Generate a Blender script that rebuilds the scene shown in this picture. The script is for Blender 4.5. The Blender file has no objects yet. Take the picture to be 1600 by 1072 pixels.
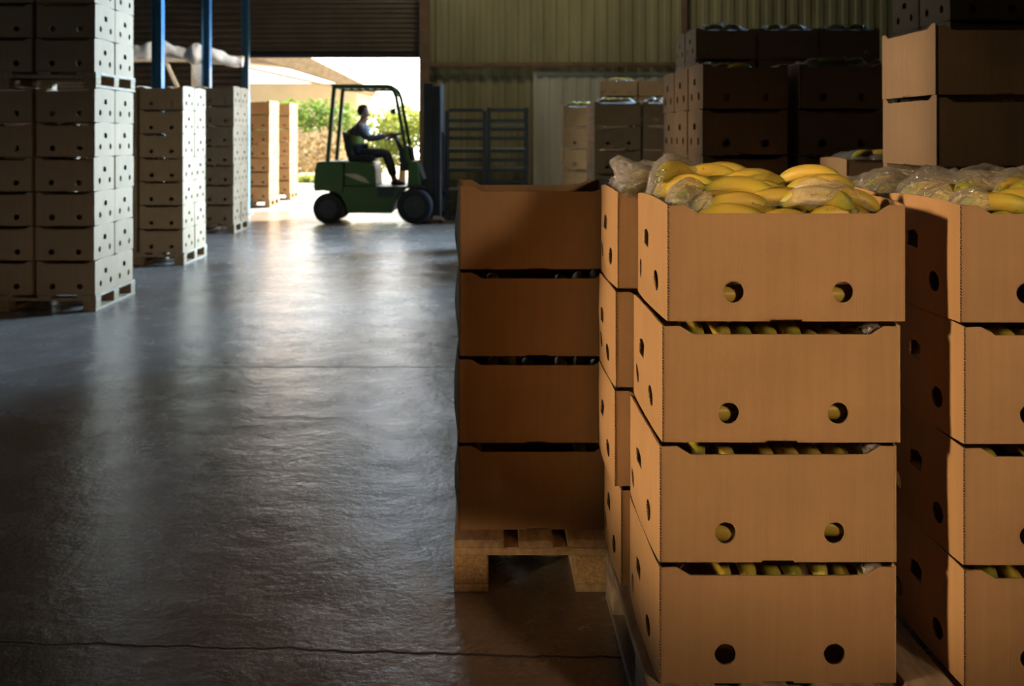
import bpy, bmesh, math, random
import numpy as np
from mathutils import Vector, Matrix, noise as mnoise

R = random.Random(7)
scene = bpy.context.scene
COL = scene.collection
F = 1500.0            # focal length in pixels of the 1600 px wide photo
CAM_H = 1.31
VPX, VPY = 756.0, 213.0


def X_at(px, Y): return (px - VPX) * Y / F
def Z_at(py, Y): return CAM_H - (py - VPY) * Y / F


# ------------------------------------------------------------------ materials
def new_mat(name):
    m = bpy.data.materials.new(name)
    m.use_nodes = True
    nt = m.node_tree
    for n in list(nt.nodes):
        nt.nodes.remove(n)
    out = nt.nodes.new('ShaderNodeOutputMaterial')
    b = nt.nodes.new('ShaderNodeBsdfPrincipled')
    nt.links.new(b.outputs[0], out.inputs[0])
    return m, nt, b, out


def noise_node(nt, vec, scale, detail=4, rough=0.55):
    n = nt.nodes.new('ShaderNodeTexNoise')
    n.inputs['Scale'].default_value = scale
    n.inputs['Detail'].default_value = detail
    n.inputs['Roughness'].default_value = rough
    if vec is not None:
        nt.links.new(vec, n.inputs['Vector'])
    return n


def mapping(nt, vec, scale=(1, 1, 1)):
    mp = nt.nodes.new('ShaderNodeMapping')
    mp.inputs['Scale'].default_value = scale
    nt.links.new(vec, mp.inputs['Vector'])
    return mp.outputs[0]


def ramp(nt, fac, stops):
    r = nt.nodes.new('ShaderNodeValToRGB')
    e = r.color_ramp.elements
    while len(e) < len(stops):
        e.new(0.5)
    for el, (p, c) in zip(e, stops):
        el.position = p
        el.color = (c[0], c[1], c[2], 1) if not isinstance(c, float) else (c, c, c, 1)
    nt.links.new(fac, r.inputs[0])
    return r.outputs[0]


def math_n(nt, op, a, b=None, clamp=False):
    n = nt.nodes.new('ShaderNodeMath')
    n.operation = op
    n.use_clamp = clamp
    for i, v in enumerate((a, b)):
        if v is None:
            continue
        if isinstance(v, (int, float)):
            n.inputs[i].default_value = v
        else:
            nt.links.new(v, n.inputs[i])
    return n.outputs[0]


def mixc(nt, fac, a, b, blend='MIX'):
    n = nt.nodes.new('ShaderNodeMix')
    n.data_type = 'RGBA'
    n.blend_type = blend
    for i, v in ((0, fac), (6, a), (7, b)):
        if isinstance(v, (int, float)):
            n.inputs[i].default_value = v
        elif isinstance(v, tuple):
            n.inputs[i].default_value = (*v, 1)
        else:
            nt.links.new(v, n.inputs[i])
    return n.outputs[2]


def bump(nt, b, height, strength=0.3, dist=0.01):
    n = nt.nodes.new('ShaderNodeBump')
    n.inputs['Strength'].default_value = strength
    n.inputs['Distance'].default_value = dist
    nt.links.new(height, n.inputs['Height'])
    nt.links.new(n.outputs[0], b.inputs['Normal'])
    return n


def coords(nt, which='Object'):
    return nt.nodes.new('ShaderNodeTexCoord').outputs[which]


def simple_mat(name, col, rough=0.6, metal=0.0, var=0.15, scale=6.0, bumps=0.0, bscale=80.0, stretch=(1, 1, 1)):
    m, nt, b, out = new_mat(name)
    v = mapping(nt, coords(nt), stretch)
    n = noise_node(nt, v, scale, 5)
    dark = tuple(c * (1 - var) for c in col)
    lite = tuple(min(1, c * (1 + var)) for c in col)
    nt.links.new(ramp(nt, n.outputs[0], [(0.3, dark), (0.7, lite)]), b.inputs['Base Color'])
    b.inputs['Roughness'].default_value = rough
    b.inputs['Metallic'].default_value = metal
    if bumps:
        n2 = noise_node(nt, v, bscale, 3)
        bump(nt, b, n2.outputs[0], bumps, 0.004)
    return m


def cardboard_mat(name, col):
    m, nt, b, out = new_mat(name)
    oc = coords(nt)
    info = nt.nodes.new('ShaderNodeObjectInfo')
    sep = nt.nodes.new('ShaderNodeSeparateXYZ')
    nt.links.new(oc, sep.inputs[0])
    xy = math_n(nt, 'ADD', sep.outputs[0], sep.outputs[1])
    # vertical flutes read through the liner
    flute = math_n(nt, 'SINE', math_n(nt, 'MULTIPLY', xy, 950.0))
    comb = nt.nodes.new('ShaderNodeCombineXYZ')
    nt.links.new(math_n(nt, 'MULTIPLY', xy, 60.0), comb.inputs[0])
    nt.links.new(math_n(nt, 'MULTIPLY', sep.outputs[2], 2.0), comb.inputs[2])
    nt.links.new(math_n(nt, 'MULTIPLY', info.outputs['Random'], 20.0), comb.inputs[1])
    streak = noise_node(nt, comb.outputs[0], 1.0, 4, 0.6)
    blot = noise_node(nt, oc, 5.0, 4)
    fine = noise_node(nt, oc, 260.0, 3)
    f1 = math_n(nt, 'ADD', math_n(nt, 'MULTIPLY', streak.outputs[0], 0.45), math_n(nt, 'MULTIPLY', blot.outputs[0], 0.55))
    f2 = math_n(nt, 'ADD', f1, math_n(nt, 'MULTIPLY', math_n(nt, 'SUBTRACT', fine.outputs[0], 0.5), 0.25))
    c = ramp(nt, f2, [(0.25, tuple(k * 0.84 for k in col)), (0.75, tuple(min(1, k * 1.13) for k in col))])
    hsv = nt.nodes.new('ShaderNodeHueSaturation')
    nt.links.new(c, hsv.inputs['Color'])
    nt.links.new(math_n(nt, 'ADD', math_n(nt, 'MULTIPLY', info.outputs['Random'], 0.16), 0.92), hsv.inputs['Value'])
    nt.links.new(hsv.outputs[0], b.inputs['Base Color'])
    b.inputs['Roughness'].default_value = 0.72
    b.inputs['Specular IOR Level'].default_value = 0.25
    h = math_n(nt, 'ADD', math_n(nt, 'MULTIPLY', flute, 0.12), math_n(nt, 'MULTIPLY', streak.outputs[0], 0.9))
    bump(nt, b, h, 0.18, 0.002)
    return m


def edge_mat():
    m, nt, b, out = new_mat('cut_corrugated_edge')
    sep = nt.nodes.new('ShaderNodeSeparateXYZ')
    oc = coords(nt)
    nt.links.new(oc, sep.inputs[0])
    s = math_n(nt, 'ADD', math_n(nt, 'MULTIPLY', sep.outputs[2], 1.0), math_n(nt, 'MULTIPLY', math_n(nt, 'ADD', sep.outputs[0], sep.outputs[1]), 1.0))
    n = noise_node(nt, oc, 90.0, 3)
    w = math_n(nt, 'SINE', math_n(nt, 'ADD', math_n(nt, 'MULTIPLY', s, 1100.0), math_n(nt, 'MULTIPLY', n.outputs[0], 16.0)))
    nt.links.new(ramp(nt, math_n(nt, 'ADD', math_n(nt, 'MULTIPLY', w, 0.5), 0.5),
                      [(0.45, (0.05, 0.025, 0.012)), (0.85, (0.46, 0.29, 0.15))]), b.inputs['Base Color'])
    b.inputs['Roughness'].default_value = 0.85
    return m


def floor_mat():
    m, nt, b, out = new_mat('worn_concrete')
    oc = coords(nt)
    big = noise_node(nt, oc, 0.55, 5, 0.6)
    mid = noise_node(nt, mapping(nt, oc, (1.0, 1.0, 1)), 3.2, 6, 0.62)
    fine = noise_node(nt, oc, 46.0, 6, 0.7)
    f = math_n(nt, 'ADD', math_n(nt, 'MULTIPLY', big.outputs[0], 0.45), math_n(nt, 'MULTIPLY', mid.outputs[0], 0.55))
    c = ramp(nt, f, [(0.3, (0.17, 0.130, 0.092)), (0.52, (0.245, 0.190, 0.138)), (0.75, (0.33, 0.265, 0.205))])
    c = mixc(nt, 0.35, c, ramp(nt, fine.outputs[0], [(0.3, (0.08, 0.066, 0.052)), (0.7, (0.30, 0.255, 0.21))]))
    # two hairline cracks across the slab
    sep = nt.nodes.new('ShaderNodeSeparateXYZ')
    nt.links.new(oc, sep.inputs[0])
    wob = noise_node(nt, mapping(nt, oc, (3.0, 0.0, 0)), 1.6, 7, 0.65)

    def crack(y0, slope, amp, width, xa, xb):
        yy = math_n(nt, 'ADD', math_n(nt, 'ADD', math_n(nt, 'MULTIPLY', sep.outputs[0], slope), y0),
                    math_n(nt, 'MULTIPLY', math_n(nt, 'SUBTRACT', wob.outputs[0], 0.5), amp))
        d = math_n(nt, 'ABSOLUTE', math_n(nt, 'SUBTRACT', sep.outputs[1], yy))
        k = math_n(nt, 'SUBTRACT', 1.0, math_n(nt, 'DIVIDE', d, width), True)
        inx = math_n(nt, 'MULTIPLY', math_n(nt, 'GREATER_THAN', sep.outputs[0], xa), math_n(nt, 'LESS_THAN', sep.outputs[0], xb))
        return math_n(nt, 'MULTIPLY', k, inx)
    k = math_n(nt, 'MAXIMUM', crack(2.425, -0.05, 0.075, 0.011, -1.4, 0.35), math_n(nt, 'MULTIPLY', crack(5.45, 0.0, 0.08, 0.018, -1.75, 0.3), 0.45))
    c = mixc(nt, math_n(nt, 'MULTIPLY', k, 0.95), c, (0.02, 0.017, 0.015))
    nt.links.new(c, b.inputs['Base Color'])
    rr = math_n(nt, 'ADD', math_n(nt, 'MULTIPLY', mid.outputs[0], 0.30), math_n(nt, 'MULTIPLY', fine.outputs[0], 0.10))
    nt.links.new(math_n(nt, 'ADD', math_n(nt, 'ADD', rr, 0.045), math_n(nt, 'MULTIPLY', k, 0.6)), b.inputs['Roughness'])
    nt.links.new(math_n(nt, 'MULTIPLY', math_n(nt, 'SUBTRACT', 1.0, k), 0.95), b.inputs['Specular IOR Level'])
    und = noise_node(nt, oc, 1.7, 3, 0.5)
    grain = noise_node(nt, oc, 34.0, 6, 0.6)
    hh = math_n(nt, 'ADD', math_n(nt, 'MULTIPLY', und.outputs[0], 2.6), math_n(nt, 'MULTIPLY', mid.outputs[0], 0.9))
    hh = math_n(nt, 'ADD', hh, math_n(nt, 'MULTIPLY', grain.outputs[0], 0.34))
    bump(nt, b, hh, 0.42, 0.014)
    return m


def banana_mat():
    m, nt, b, out = new_mat('banana_skin')
    oc = coords(nt)
    info = nt.nodes.new('ShaderNodeObjectInfo')
    sep = nt.nodes.new('ShaderNodeSeparateXYZ')
    nt.links.new(oc, sep.inputs[0])
    ax = math_n(nt, 'ABSOLUTE', sep.outputs[0])
    shift = nt.nodes.new('ShaderNodeVectorMath')
    nt.links.new(oc, shift.inputs[0])
    cmb = nt.nodes.new('ShaderNodeCombineXYZ')
    nt.links.new(math_n(nt, 'MULTIPLY', info.outputs['Random'], 9.0), cmb.inputs[0])
    nt.links.new(cmb.outputs[0], shift.inputs[1])
    n = noise_node(nt, shift.outputs[0], 22.0, 3)
    f = math_n(nt, 'ADD', math_n(nt, 'MULTIPLY', ax, 9.6), math_n(nt, 'MULTIPLY', math_n(nt, 'SUBTRACT', n.outputs[0], 0.5), 0.9))
    f = math_n(nt, 'ADD', f, math_n(nt, 'MULTIPLY', math_n(nt, 'SUBTRACT', info.outputs['Random'], 0.5), 0.35))
    c = ramp(nt, f, [(0.10, (0.56, 0.41, 0.07)), (0.42, (0.52, 0.42, 0.06)), (0.66, (0.33, 0.36, 0.05)), (0.95, (0.10, 0.11, 0.02))])
    spots = noise_node(nt, shift.outputs[0], 70.0, 2)
    c = mixc(nt, math_n(nt, 'MULTIPLY', math_n(nt, 'GREATER_THAN', spots.outputs[0], 0.70), 0.6), c, (0.10, 0.05, 0.015))
    nt.links.new(c, b.inputs['Base Color'])
    b.inputs['Roughness'].default_value = 0.42
    b.inputs['Specular IOR Level'].default_value = 0.4
    return m


def film_mat(name='clear_plastic_film', clear=0.84):
    m, nt, b, out = new_mat(name)
    nt.nodes.remove(b)
    oc = coords(nt)
    n1 = noise_node(nt, oc, 26.0, 4, 0.6)
    v = nt.nodes.new('ShaderNodeTexVoronoi')
    v.feature = 'DISTANCE_TO_EDGE'
    v.inputs['Scale'].default_value = 38.0
    warp = nt.nodes.new('ShaderNodeVectorMath')
    nt.links.new(oc, warp.inputs[0])
    sc = nt.nodes.new('ShaderNodeVectorMath')
    sc.operation = 'SCALE'
    nt.links.new(n1.outputs[1], sc.inputs[0])
    sc.inputs['Scale'].default_value = 0.05
    nt.links.new(sc.outputs[0], warp.inputs[1])
    nt.links.new(warp.outputs[0], v.inputs['Vector'])
    h = math_n(nt, 'ADD', math_n(nt, 'MULTIPLY', n1.outputs[0], 1.0), math_n(nt, 'MULTIPLY', v.outputs[0], 2.2))
    bp = nt.nodes.new('ShaderNodeBump')
    bp.inputs['Strength'].default_value = 0.9
    bp.inputs['Distance'].default_value = 0.008
    nt.links.new(h, bp.inputs['Height'])
    tr = nt.nodes.new('ShaderNodeBsdfTransparent')
    gl = nt.nodes.new('ShaderNodeBsdfGlossy')
    gl.inputs['Roughness'].default_value = 0.09
    gl.inputs['Color'].default_value = (0.95, 0.95, 1, 1)
    df = nt.nodes.new('ShaderNodeBsdfDiffuse')
    df.inputs['Color'].default_value = (0.8, 0.79, 0.77, 1)
    tl = nt.nodes.new('ShaderNodeBsdfTranslucent')
    tl.inputs['Color'].default_value = (0.8, 0.79, 0.77, 1)
    for s in (gl, df):
        nt.links.new(bp.outputs[0], s.inputs['Normal'])
    d2 = nt.nodes.new('ShaderNodeMixShader')
    d2.inputs[0].default_value = 0.4
    nt.links.new(df.outputs[0], d2.inputs[1])
    nt.links.new(tl.outputs[0], d2.inputs[2])
    lw = nt.nodes.new('ShaderNodeLayerWeight')
    lw.inputs['Blend'].default_value = 0.35
    nt.links.new(bp.outputs[0], lw.inputs['Normal'])
    m1 = nt.nodes.new('ShaderNodeMixShader')     # glossy vs milky
    m1.inputs[0].default_value = 0.52
    nt.links.new(d2.outputs[0], m1.inputs[1])
    nt.links.new(gl.outputs[0], m1.inputs[2])
    m2 = nt.nodes.new('ShaderNodeMixShader')
    fac = math_n(nt, 'ADD', math_n(nt, 'MULTIPLY', lw.outputs['Facing'], 0.34), 1.0 - clear)
    nt.links.new(fac, m2.inputs[0])
    nt.links.new(tr.outputs[0], m2.inputs[1])
    nt.links.new(m1.outputs[0], m2.inputs[2])
    nt.links.new(m2.outputs[0], out.inputs[0])
    return m


def leaf_mat(name, col):
    m, nt, b, out = new_mat(name)
    oc = coords(nt)
    n = noise_node(nt, oc, 3.0, 4)
    nt.links.new(ramp(nt, n.outputs[0], [(0.3, tuple(c * 0.6 for c in col)), (0.7, tuple(min(1, c * 1.3) for c in col))]), b.inputs['Base Color'])
    b.inputs['Roughness'].default_value = 0.6
    tl = nt.nodes.new('ShaderNodeBsdfTranslucent')
    tl.inputs['Color'].default_value = (min(1, col[0] * 1.5), min(1, col[1] * 1.5), col[2], 1)
    mx = nt.nodes.new('ShaderNodeMixShader')
    mx.inputs[0].default_value = 0.4
    nt.links.new(b.outputs[0], mx.inputs[1])
    nt.links.new(tl.outputs[0], mx.inputs[2])
    nt.links.new(mx.outputs[0], out.inputs[0])
    return m


M = {}
M['card'] = cardboard_mat('brown_cardboard', (0.42, 0.265, 0.135))
M['edge'] = edge_mat()
M['floor'] = floor_mat()
M['banana'] = banana_mat()
M['stem'] = simple_mat('banana_stem', (0.13, 0.11, 0.03), 0.7)
M['film'] = film_mat()
M['filmfar'] = film_mat('cloudy_plastic_film', 0.62)
M['wood'] = simple_mat('pallet_wood', (0.42, 0.29, 0.165), 0.8, var=0.3, scale=9, bumps=0.4, bscale=60, stretch=(5, 1, 5))
M['chip'] = simple_mat('pressed_chip_block', (0.40, 0.255, 0.12), 0.85, var=0.4, scale=130, bumps=0.9, bscale=150)
M['oldwood'] = simple_mat('weathered_pallet_wood', (0.34, 0.27, 0.20), 0.85, var=0.4, scale=7, bumps=0.4, bscale=60, stretch=(5, 1, 5))
M['wall'] = simple_mat('painted_corrugated_steel', (0.27, 0.24, 0.13), 0.55, var=0.22, scale=1.3, stretch=(2, 2, 0.35))
M['wallbrown'] = simple_mat('brown_ribbed_steel', (0.12, 0.085, 0.055), 0.6, var=0.25, scale=2)
M['greydoor'] = simple_mat('grey_sheet_steel', (0.46, 0.45, 0.36), 0.55, var=0.15, scale=1.5, stretch=(2, 2, 0.4))
M['trim'] = simple_mat('rusty_brown_trim', (0.16, 0.095, 0.055), 0.6, var=0.25, scale=4)
M['plain'] = simple_mat('dark_wall_panel', (0.16, 0.14, 0.11), 0.8)
M['blue'] = simple_mat('blue_painted_steel', (0.05, 0.17, 0.30), 0.4, var=0.2, scale=5)
M['rack'] = simple_mat('dark_blue_rack_paint', (0.04, 0.055, 0.075), 0.5, var=0.25, scale=8)
M['tarp'] = simple_mat('white_woven_tarpaulin', (0.78, 0.76, 0.72), 0.6, var=0.12, scale=14, bumps=0.6, bscale=30)
M['pale'] = simple_mat('bare_pale_timber', (0.62, 0.52, 0.38), 0.7, var=0.2, scale=6)
M['green'] = simple_mat('forklift_green_paint', (0.036, 0.088, 0.009), 0.5, var=0.12, scale=3)
M['cream'] = simple_mat('forklift_pale_brown', (0.45, 0.36, 0.22), 0.5, var=0.1)
M['black'] = simple_mat('black_painted_steel', (0.018, 0.018, 0.02), 0.45, var=0.3)
M['rubber'] = simple_mat('tyre_rubber', (0.009, 0.009, 0.009), 0.8, var=0.3, scale=20)
M['hub'] = simple_mat('wheel_hub', (0.02, 0.02, 0.018), 0.5)
M['steel'] = simple_mat('bare_steel', (0.45, 0.45, 0.46), 0.35, 0.9)
M['vinyl'] = simple_mat('seat_vinyl', (0.02, 0.018, 0.018), 0.55)
M['skin'] = simple_mat('skin', (0.33, 0.17, 0.10), 0.5, var=0.08)
M['hair'] = simple_mat('short_dark_hair', (0.02, 0.015, 0.012), 0.8)
M['shirt'] = simple_mat('dark_shirt', (0.05, 0.045, 0.045), 0.85, var=0.2, scale=20)
M['vest'] = simple_mat('hi_vis_vest', (0.30, 0.34, 0.05), 0.7, var=0.1)
M['stripe'] = simple_mat('reflective_stripe', (0.65, 0.66, 0.62), 0.35)
M['collar'] = simple_mat('pale_blue_cloth', (0.50, 0.60, 0.68), 0.8)
M['trousers'] = simple_mat('dark_trousers', (0.022, 0.022, 0.026), 0.85)
M['shoe'] = simple_mat('dark_shoe', (0.02, 0.015, 0.012), 0.5)
M['yard'] = simple_mat('sunlit_yard_concrete', (0.22, 0.21, 0.195), 0.85, var=0.12, scale=0.8)
M['verge'] = simple_mat('dry_earth_verge', (0.52, 0.40, 0.26), 0.95, var=0.25, scale=1.5)
M['render'] = simple_mat('cream_wall_render', (0.78, 0.70, 0.56), 0.9, var=0.08, scale=1.2)
M['rooftile'] = simple_mat('pale_tiled_roof', (0.62, 0.50, 0.38), 0.85, var=0.2, scale=6)
M['leaf'] = leaf_mat('hedge_leaves', (0.13, 0.22, 0.045))
M['leafy'] = leaf_mat('tree_leaves', (0.26, 0.30, 0.07))
M['twig'] = leaf_mat('dry_hedge_twigs', (0.30, 0.22, 0.13))
M['bark'] = simple_mat('tree_bark', (0.16, 0.11, 0.07), 0.9)


# ------------------------------------------------------------------ mesh helpers
def link(name, me, parent=None):
    o = bpy.data.objects.new(name, me)
    COL.objects.link(o)
    if parent:
        o.parent = parent
    return o


class MB:
    """collects shapes for ONE mesh"""
    def __init__(s):
        s.v, s.f, s.m = [], [], []

    def add(s, vs, fs, mi=0):
        k = len(s.v)
        s.v += [tuple(v) for v in vs]
        s.f += [tuple(i + k for i in f) for f in fs]
        s.m += [mi] * len(fs)
        return s

    def box(s, a, b, mi=0, rot=None, bev=0.0):
        (x0, y0, z0), (x1, y1, z1) = a, b
        c = Vector(((x0 + x1) / 2, (y0 + y1) / 2, (z0 + z1) / 2))
        h = Vector((abs(x1 - x0) / 2, abs(y1 - y0) / 2, abs(z1 - z0) / 2))
        if bev > 0:
            bm = bmesh.new()
            bmesh.ops.create_cube(bm, size=2.0)
            for v in bm.verts:
                v.co = Vector((v.co.x * h.x, v.co.y * h.y, v.co.z * h.z))
            bmesh.ops.bevel(bm, geom=bm.edges[:], offset=min(bev, min(h) * 0.9), segments=2, affect='EDGES', profile=0.5)
            bm.verts.index_update()
            vs = [v.co.copy() for v in bm.verts]
            fs = [[v.index for v in f.verts] for f in bm.faces]
            bm.free()
        else:
            vs = [Vector((sx * h.x, sy * h.y, sz * h.z)) for sz in (-1, 1) for sy in (-1, 1) for sx in (-1, 1)]
            fs = [(0, 2, 3, 1), (4, 5, 7, 6), (0, 1, 5, 4), (2, 6, 7, 3), (0, 4, 6, 2), (1, 3, 7, 5)]
        if rot is not None:
            vs = [rot @ v for v in vs]
        return s.add([v + c for v in vs], fs, mi)

    def prism(s, pts, y0, y1, mi=0):
        """pts: (x,z) outline, extruded along y"""
        n = len(pts)
        area = sum(pts[i][0] * pts[(i + 1) % n][1] - pts[(i + 1) % n][0] * pts[i][1] for i in range(n))
        if area < 0:
            pts = pts[::-1]
        vs = [(x, y0, z) for x, z in pts] + [(x, y1, z) for x, z in pts]
        fs = [tuple(range(n)), tuple(range(2 * n - 1, n - 1, -1))]
        fs += [(i, i + n, (i + 1) % n + n, (i + 1) % n) for i in range(n)]
        return s.add(vs, fs, mi)

    def tube(s, pts, rad, n=10, mi=0, caps=True):
        pts = [Vector(p) for p in pts]
        rad = rad if isinstance(rad, (list, tuple)) else [rad] * len(pts)
        k = len(s.v)
        up = None
        rings = []
        for i, p in enumerate(pts):
            d = (pts[min(i + 1, len(pts) - 1)] - pts[max(i - 1, 0)]).normalized()
            if up is None:
                up = Vector((0, 0, 1)) if abs(d.z) < 0.9 else Vector((1, 0, 0))
            a = d.cross(up).normalized()
            up = a.cross(d).normalized()
            rings.append([p + (a * math.cos(t) + up * math.sin(t)) * rad[i] for t in (2 * math.pi * j / n for j in range(n))])
        vs = [v for r in rings for v in r]
        fs = []
        for i in range(len(pts) - 1):
            for j in range(n):
                fs.append((i * n + j, (i + 1) * n + j, (i + 1) * n + (j + 1) % n, i * n + (j + 1) % n))
        if caps:
            fs.append(tuple(range(n)))
            fs.append(tuple((len(pts) - 1) * n + j for j in range(n - 1, -1, -1)))
        return s.add(vs, fs, mi)

    def bar(s, p, q, wx, wy):
        """square bar between two points"""
        p, q = Vector(p), Vector(q)
        d = q - p
        rot = d.to_track_quat('Z', 'Y').to_matrix()
        L = d.length
        c = (p + q) / 2
        k = len(s.v)
        s.box((-wx / 2, -wy / 2, -L / 2), (wx / 2, wy / 2, L / 2), rot=rot)
        s.v[k:] = [tuple(Vector(v) + c) for v in s.v[k:]]
        return s

    def lathe_y(s, prof, c, n=32, mi=0):
        """prof: (radius, y) spun about an axis parallel to Y through c"""
        vs, fs = [], []
        for r, y in prof:
            for j in range(n):
                a = 2 * math.pi * j / n
                vs.append((c[0] + r * math.cos(a), c[1] + y, c[2] + r * math.sin(a)))
        for i in range(len(prof) - 1):
            for j in range(n):
                fs.append((i * n + j, i * n + (j + 1) % n, (i + 1) * n + (j + 1) % n, (i + 1) * n + j))
        fs.append(tuple(range(n - 1, -1, -1)))
        fs.append(tuple((len(prof) - 1) * n + j for j in range(n)))
        return s.add(vs, fs, mi)

    def mesh(s, name, mats, smooth=False):
        me = bpy.data.meshes.new(name)
        me.from_pydata(s.v, [], s.f)
        mats = mats if isinstance(mats, (list, tuple)) else [mats]
        for m in mats:
            me.materials.append(m)
        me.polygons.foreach_set('material_index', s.m)
        if smooth:
            me.polygons.foreach_set('use_smooth', [True] * len(me.polygons))
        bm = bmesh.new()
        bm.from_mesh(me)
        bmesh.ops.recalc_face_normals(bm, faces=bm.faces[:])
        bm.to_mesh(me)
        bm.free()
        me.update()
        return me

    def build(s, name, mats, parent=None, smooth=False):
        return link(name, s.mesh(name, mats, smooth), parent)


def tag(o, label, cat, group=None, kind=None):
    o['label'] = label
    o['category'] = cat
    if group:
        o['group'] = group
    if kind:
        o['kind'] = kind
    return o


def empty(name, loc=(0, 0, 0), rz=0.0):
    o = bpy.data.objects.new(name, None)
    o.empty_display_size = 0.1
    COL.objects.link(o)
    o.location = loc
    o.rotation_euler = (0, 0, rz)
    return o


def structure(o, label=None, cat=None):
    o['kind'] = 'structure'
    if label:
        o['label'] = label
        o['category'] = cat
    return o


def copy_tree(o, parent=None):
    c = o.copy()
    COL.objects.link(c)
    if parent:
        c.parent = parent
    for ch in list(o.children):
        copy_tree(ch, c)
    return c


# ------------------------------------------------------------------ cardboard boxes
PITCH = 0.256
TH = 0.0042


def panel(outline, holes, L, H, bulge, seed, step=0.045):
    """flat die-cut sheet in (u, v) with holes, bent by a bulge -> list of (u, v, n) verts + faces + rim flags"""
    bm = bmesh.new()

    def loop(pts):
        vs = [bm.verts.new((p[0], p[1], 0)) for p in pts]
        for i in range(len(vs)):
            bm.edges.new((vs[i], vs[(i + 1) % len(vs)]))
    loop(outline)
    for h in holes:
        loop(h)
    bmesh.ops.triangle_fill(bm, use_beauty=True, use_dissolve=False, edges=bm.edges[:])
    if step:
        for ax, ext in ((0, L), (1, H)):
            k = max(1, int(round(ext / step)))
            for i in range(1, k):
                p = [0, 0, 0]
                n = [0, 0, 0]
                p[ax] = ext * i / k
                n[ax] = 1
                bmesh.ops.bisect_plane(bm, geom=bm.verts[:] + bm.edges[:] + bm.faces[:], plane_co=p, plane_no=n)
    for f in bm.faces:
        if f.normal.z < 0:
            f.normal_flip()
    ext = bmesh.ops.extrude_face_region(bm, geom=bm.faces[:])
    for v in [g for g in ext['geom'] if isinstance(g, bmesh.types.BMVert)]:
        v.co.z = TH
    bm.normal_update()
    for v in bm.verts:
        u, w = v.co.x / L, v.co.y / H
        n1 = mnoise.noise(Vector((u * 2.3 + seed, w * 2.0, seed * 1.7)))
        k = math.sin(math.pi * min(max(u, 0), 1)) ** 0.8 * (0.35 + 0.65 * math.sin(math.pi * min(max(w * 0.95, 0), 1)))
        v.co.z += bulge * k * (1 + 0.5 * n1) + 0.0016 * n1 * k
    bm.verts.index_update()
    vs = [v.co.copy() for v in bm.verts]
    fs = [[v.index for v in f.verts] for f in bm.faces]
    rim = [1 if abs(f.normal.z) < 0.3 else 0 for f in bm.faces]
    bm.free()
    return vs, fs, rim


def circ(u, v, ru, rv=None, n=22, jit=0.0, rnd=None):
    rv = rv or ru
    return [(u + ru * math.cos(2 * math.pi * i / n) * (1 + (rnd.uniform(-jit, jit) if rnd else 0)),
             v + rv * math.sin(2 * math.pi * i / n) * (1 + (rnd.uniform(-jit, jit) if rnd else 0))) for i in range(n)]


def long_outline(w, h, H):
    c = h - 0.011
    return [(0, 0), (w * 0.43, 0), (w * 0.434, 0.004), (w * 0.566, 0.004), (w * 0.57, 0), (w, 0), (w, c), (w - 0.030, c + 0.001), (w - 0.058, c - 0.0165),
            (0.062, c - 0.0165), (0.033, c + 0.001), (0, c)]


def side_outline(d, h):
    pts = [(0, 0), (d, 0)]
    for i in range(13):
        t = 1 - i / 12
        pts.append((d * t, h - 0.009 * (abs(2 * t - 1) ** 2.5)))
    return pts


def box_meshes(w, d, h, front_holes=True, side_holes=True, seed=1.0, bl=0.003, bs=0.014, step=0.045, notch_side=False):
    """list of (part name, verts, faces, rim) in box space: base-centre front-left origin, x right, y deep, z up"""
    rnd = random.Random(int(seed * 100))
    r = 0.0225
    fh = [circ(w * 0.27, 0.062, r, n=24, jit=0.03, rnd=rnd), circ(w * 0.73, 0.062, r, n=24, jit=0.03, rnd=rnd)] if front_holes else []
    parts = []
    W2 = w - 2 * TH
    for nm, org, ud, nd in (('front_panel', Vector((TH, TH + 0.0008, 0)), Vector((1, 0, 0)), Vector((0, -1, 0))),
                            ('rear_panel', Vector((w - TH, d - TH - 0.0008, 0)), Vector((-1, 0, 0)), Vector((0, 1, 0)))):
        vs, fs, rim = panel(long_outline(W2, h, h), fh if nm == 'front_panel' or front_holes else [], W2, h, bl, seed, step)
        parts.append((nm, [org + ud * v.x + Vector((0, 0, 1)) * v.y + nd * v.z for v in vs], fs, rim))
    for nm, org, ud, nd in (('side_panel', Vector((TH, d, 0)), Vector((0, -1, 0)), Vector((-1, 0, 0))),
                            ('side_panel', Vector((w - TH, 0, 0)), Vector((0, 1, 0)), Vector((1, 0, 0)))):
        sh = []
        if side_holes:
            sh = [circ(d * 0.25, 0.072, 0.022, 0.023, n=18, jit=0.03, rnd=rnd), circ(d * 0.75, 0.072, 0.022, 0.023, n=18, jit=0.03, rnd=rnd),
                  [(d * 0.5 - 0.029, 0.140), (d * 0.5 + 0.026, 0.136), (d * 0.5 + 0.030, 0.168), (d * 0.5 + 0.008, 0.178), (d * 0.5 - 0.026, 0.172)]]
        ol = side_outline(d, h) if not notch_side else long_outline(d, h + 0.0095, h)
        vs, fs, rim = panel(ol, sh, d, h, bs, seed + 3.3 + org.x, step)
        if org.x > w / 2:
            rim = [0] * len(rim)
        parts.append((nm, [org + ud * v.x + Vector((0, 0, 1)) * v.y + nd * v.z for v in vs], fs, rim))
    bb = MB()
    bb.box((TH * 1.2, TH * 2, 0.0005), (w - TH * 1.2, d - TH * 2, TH))
    parts.append(('base_panel', [Vector(v) for v in bb.v], bb.f, [0] * len(bb.f)))
    return parts


_cache = {}


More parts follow.
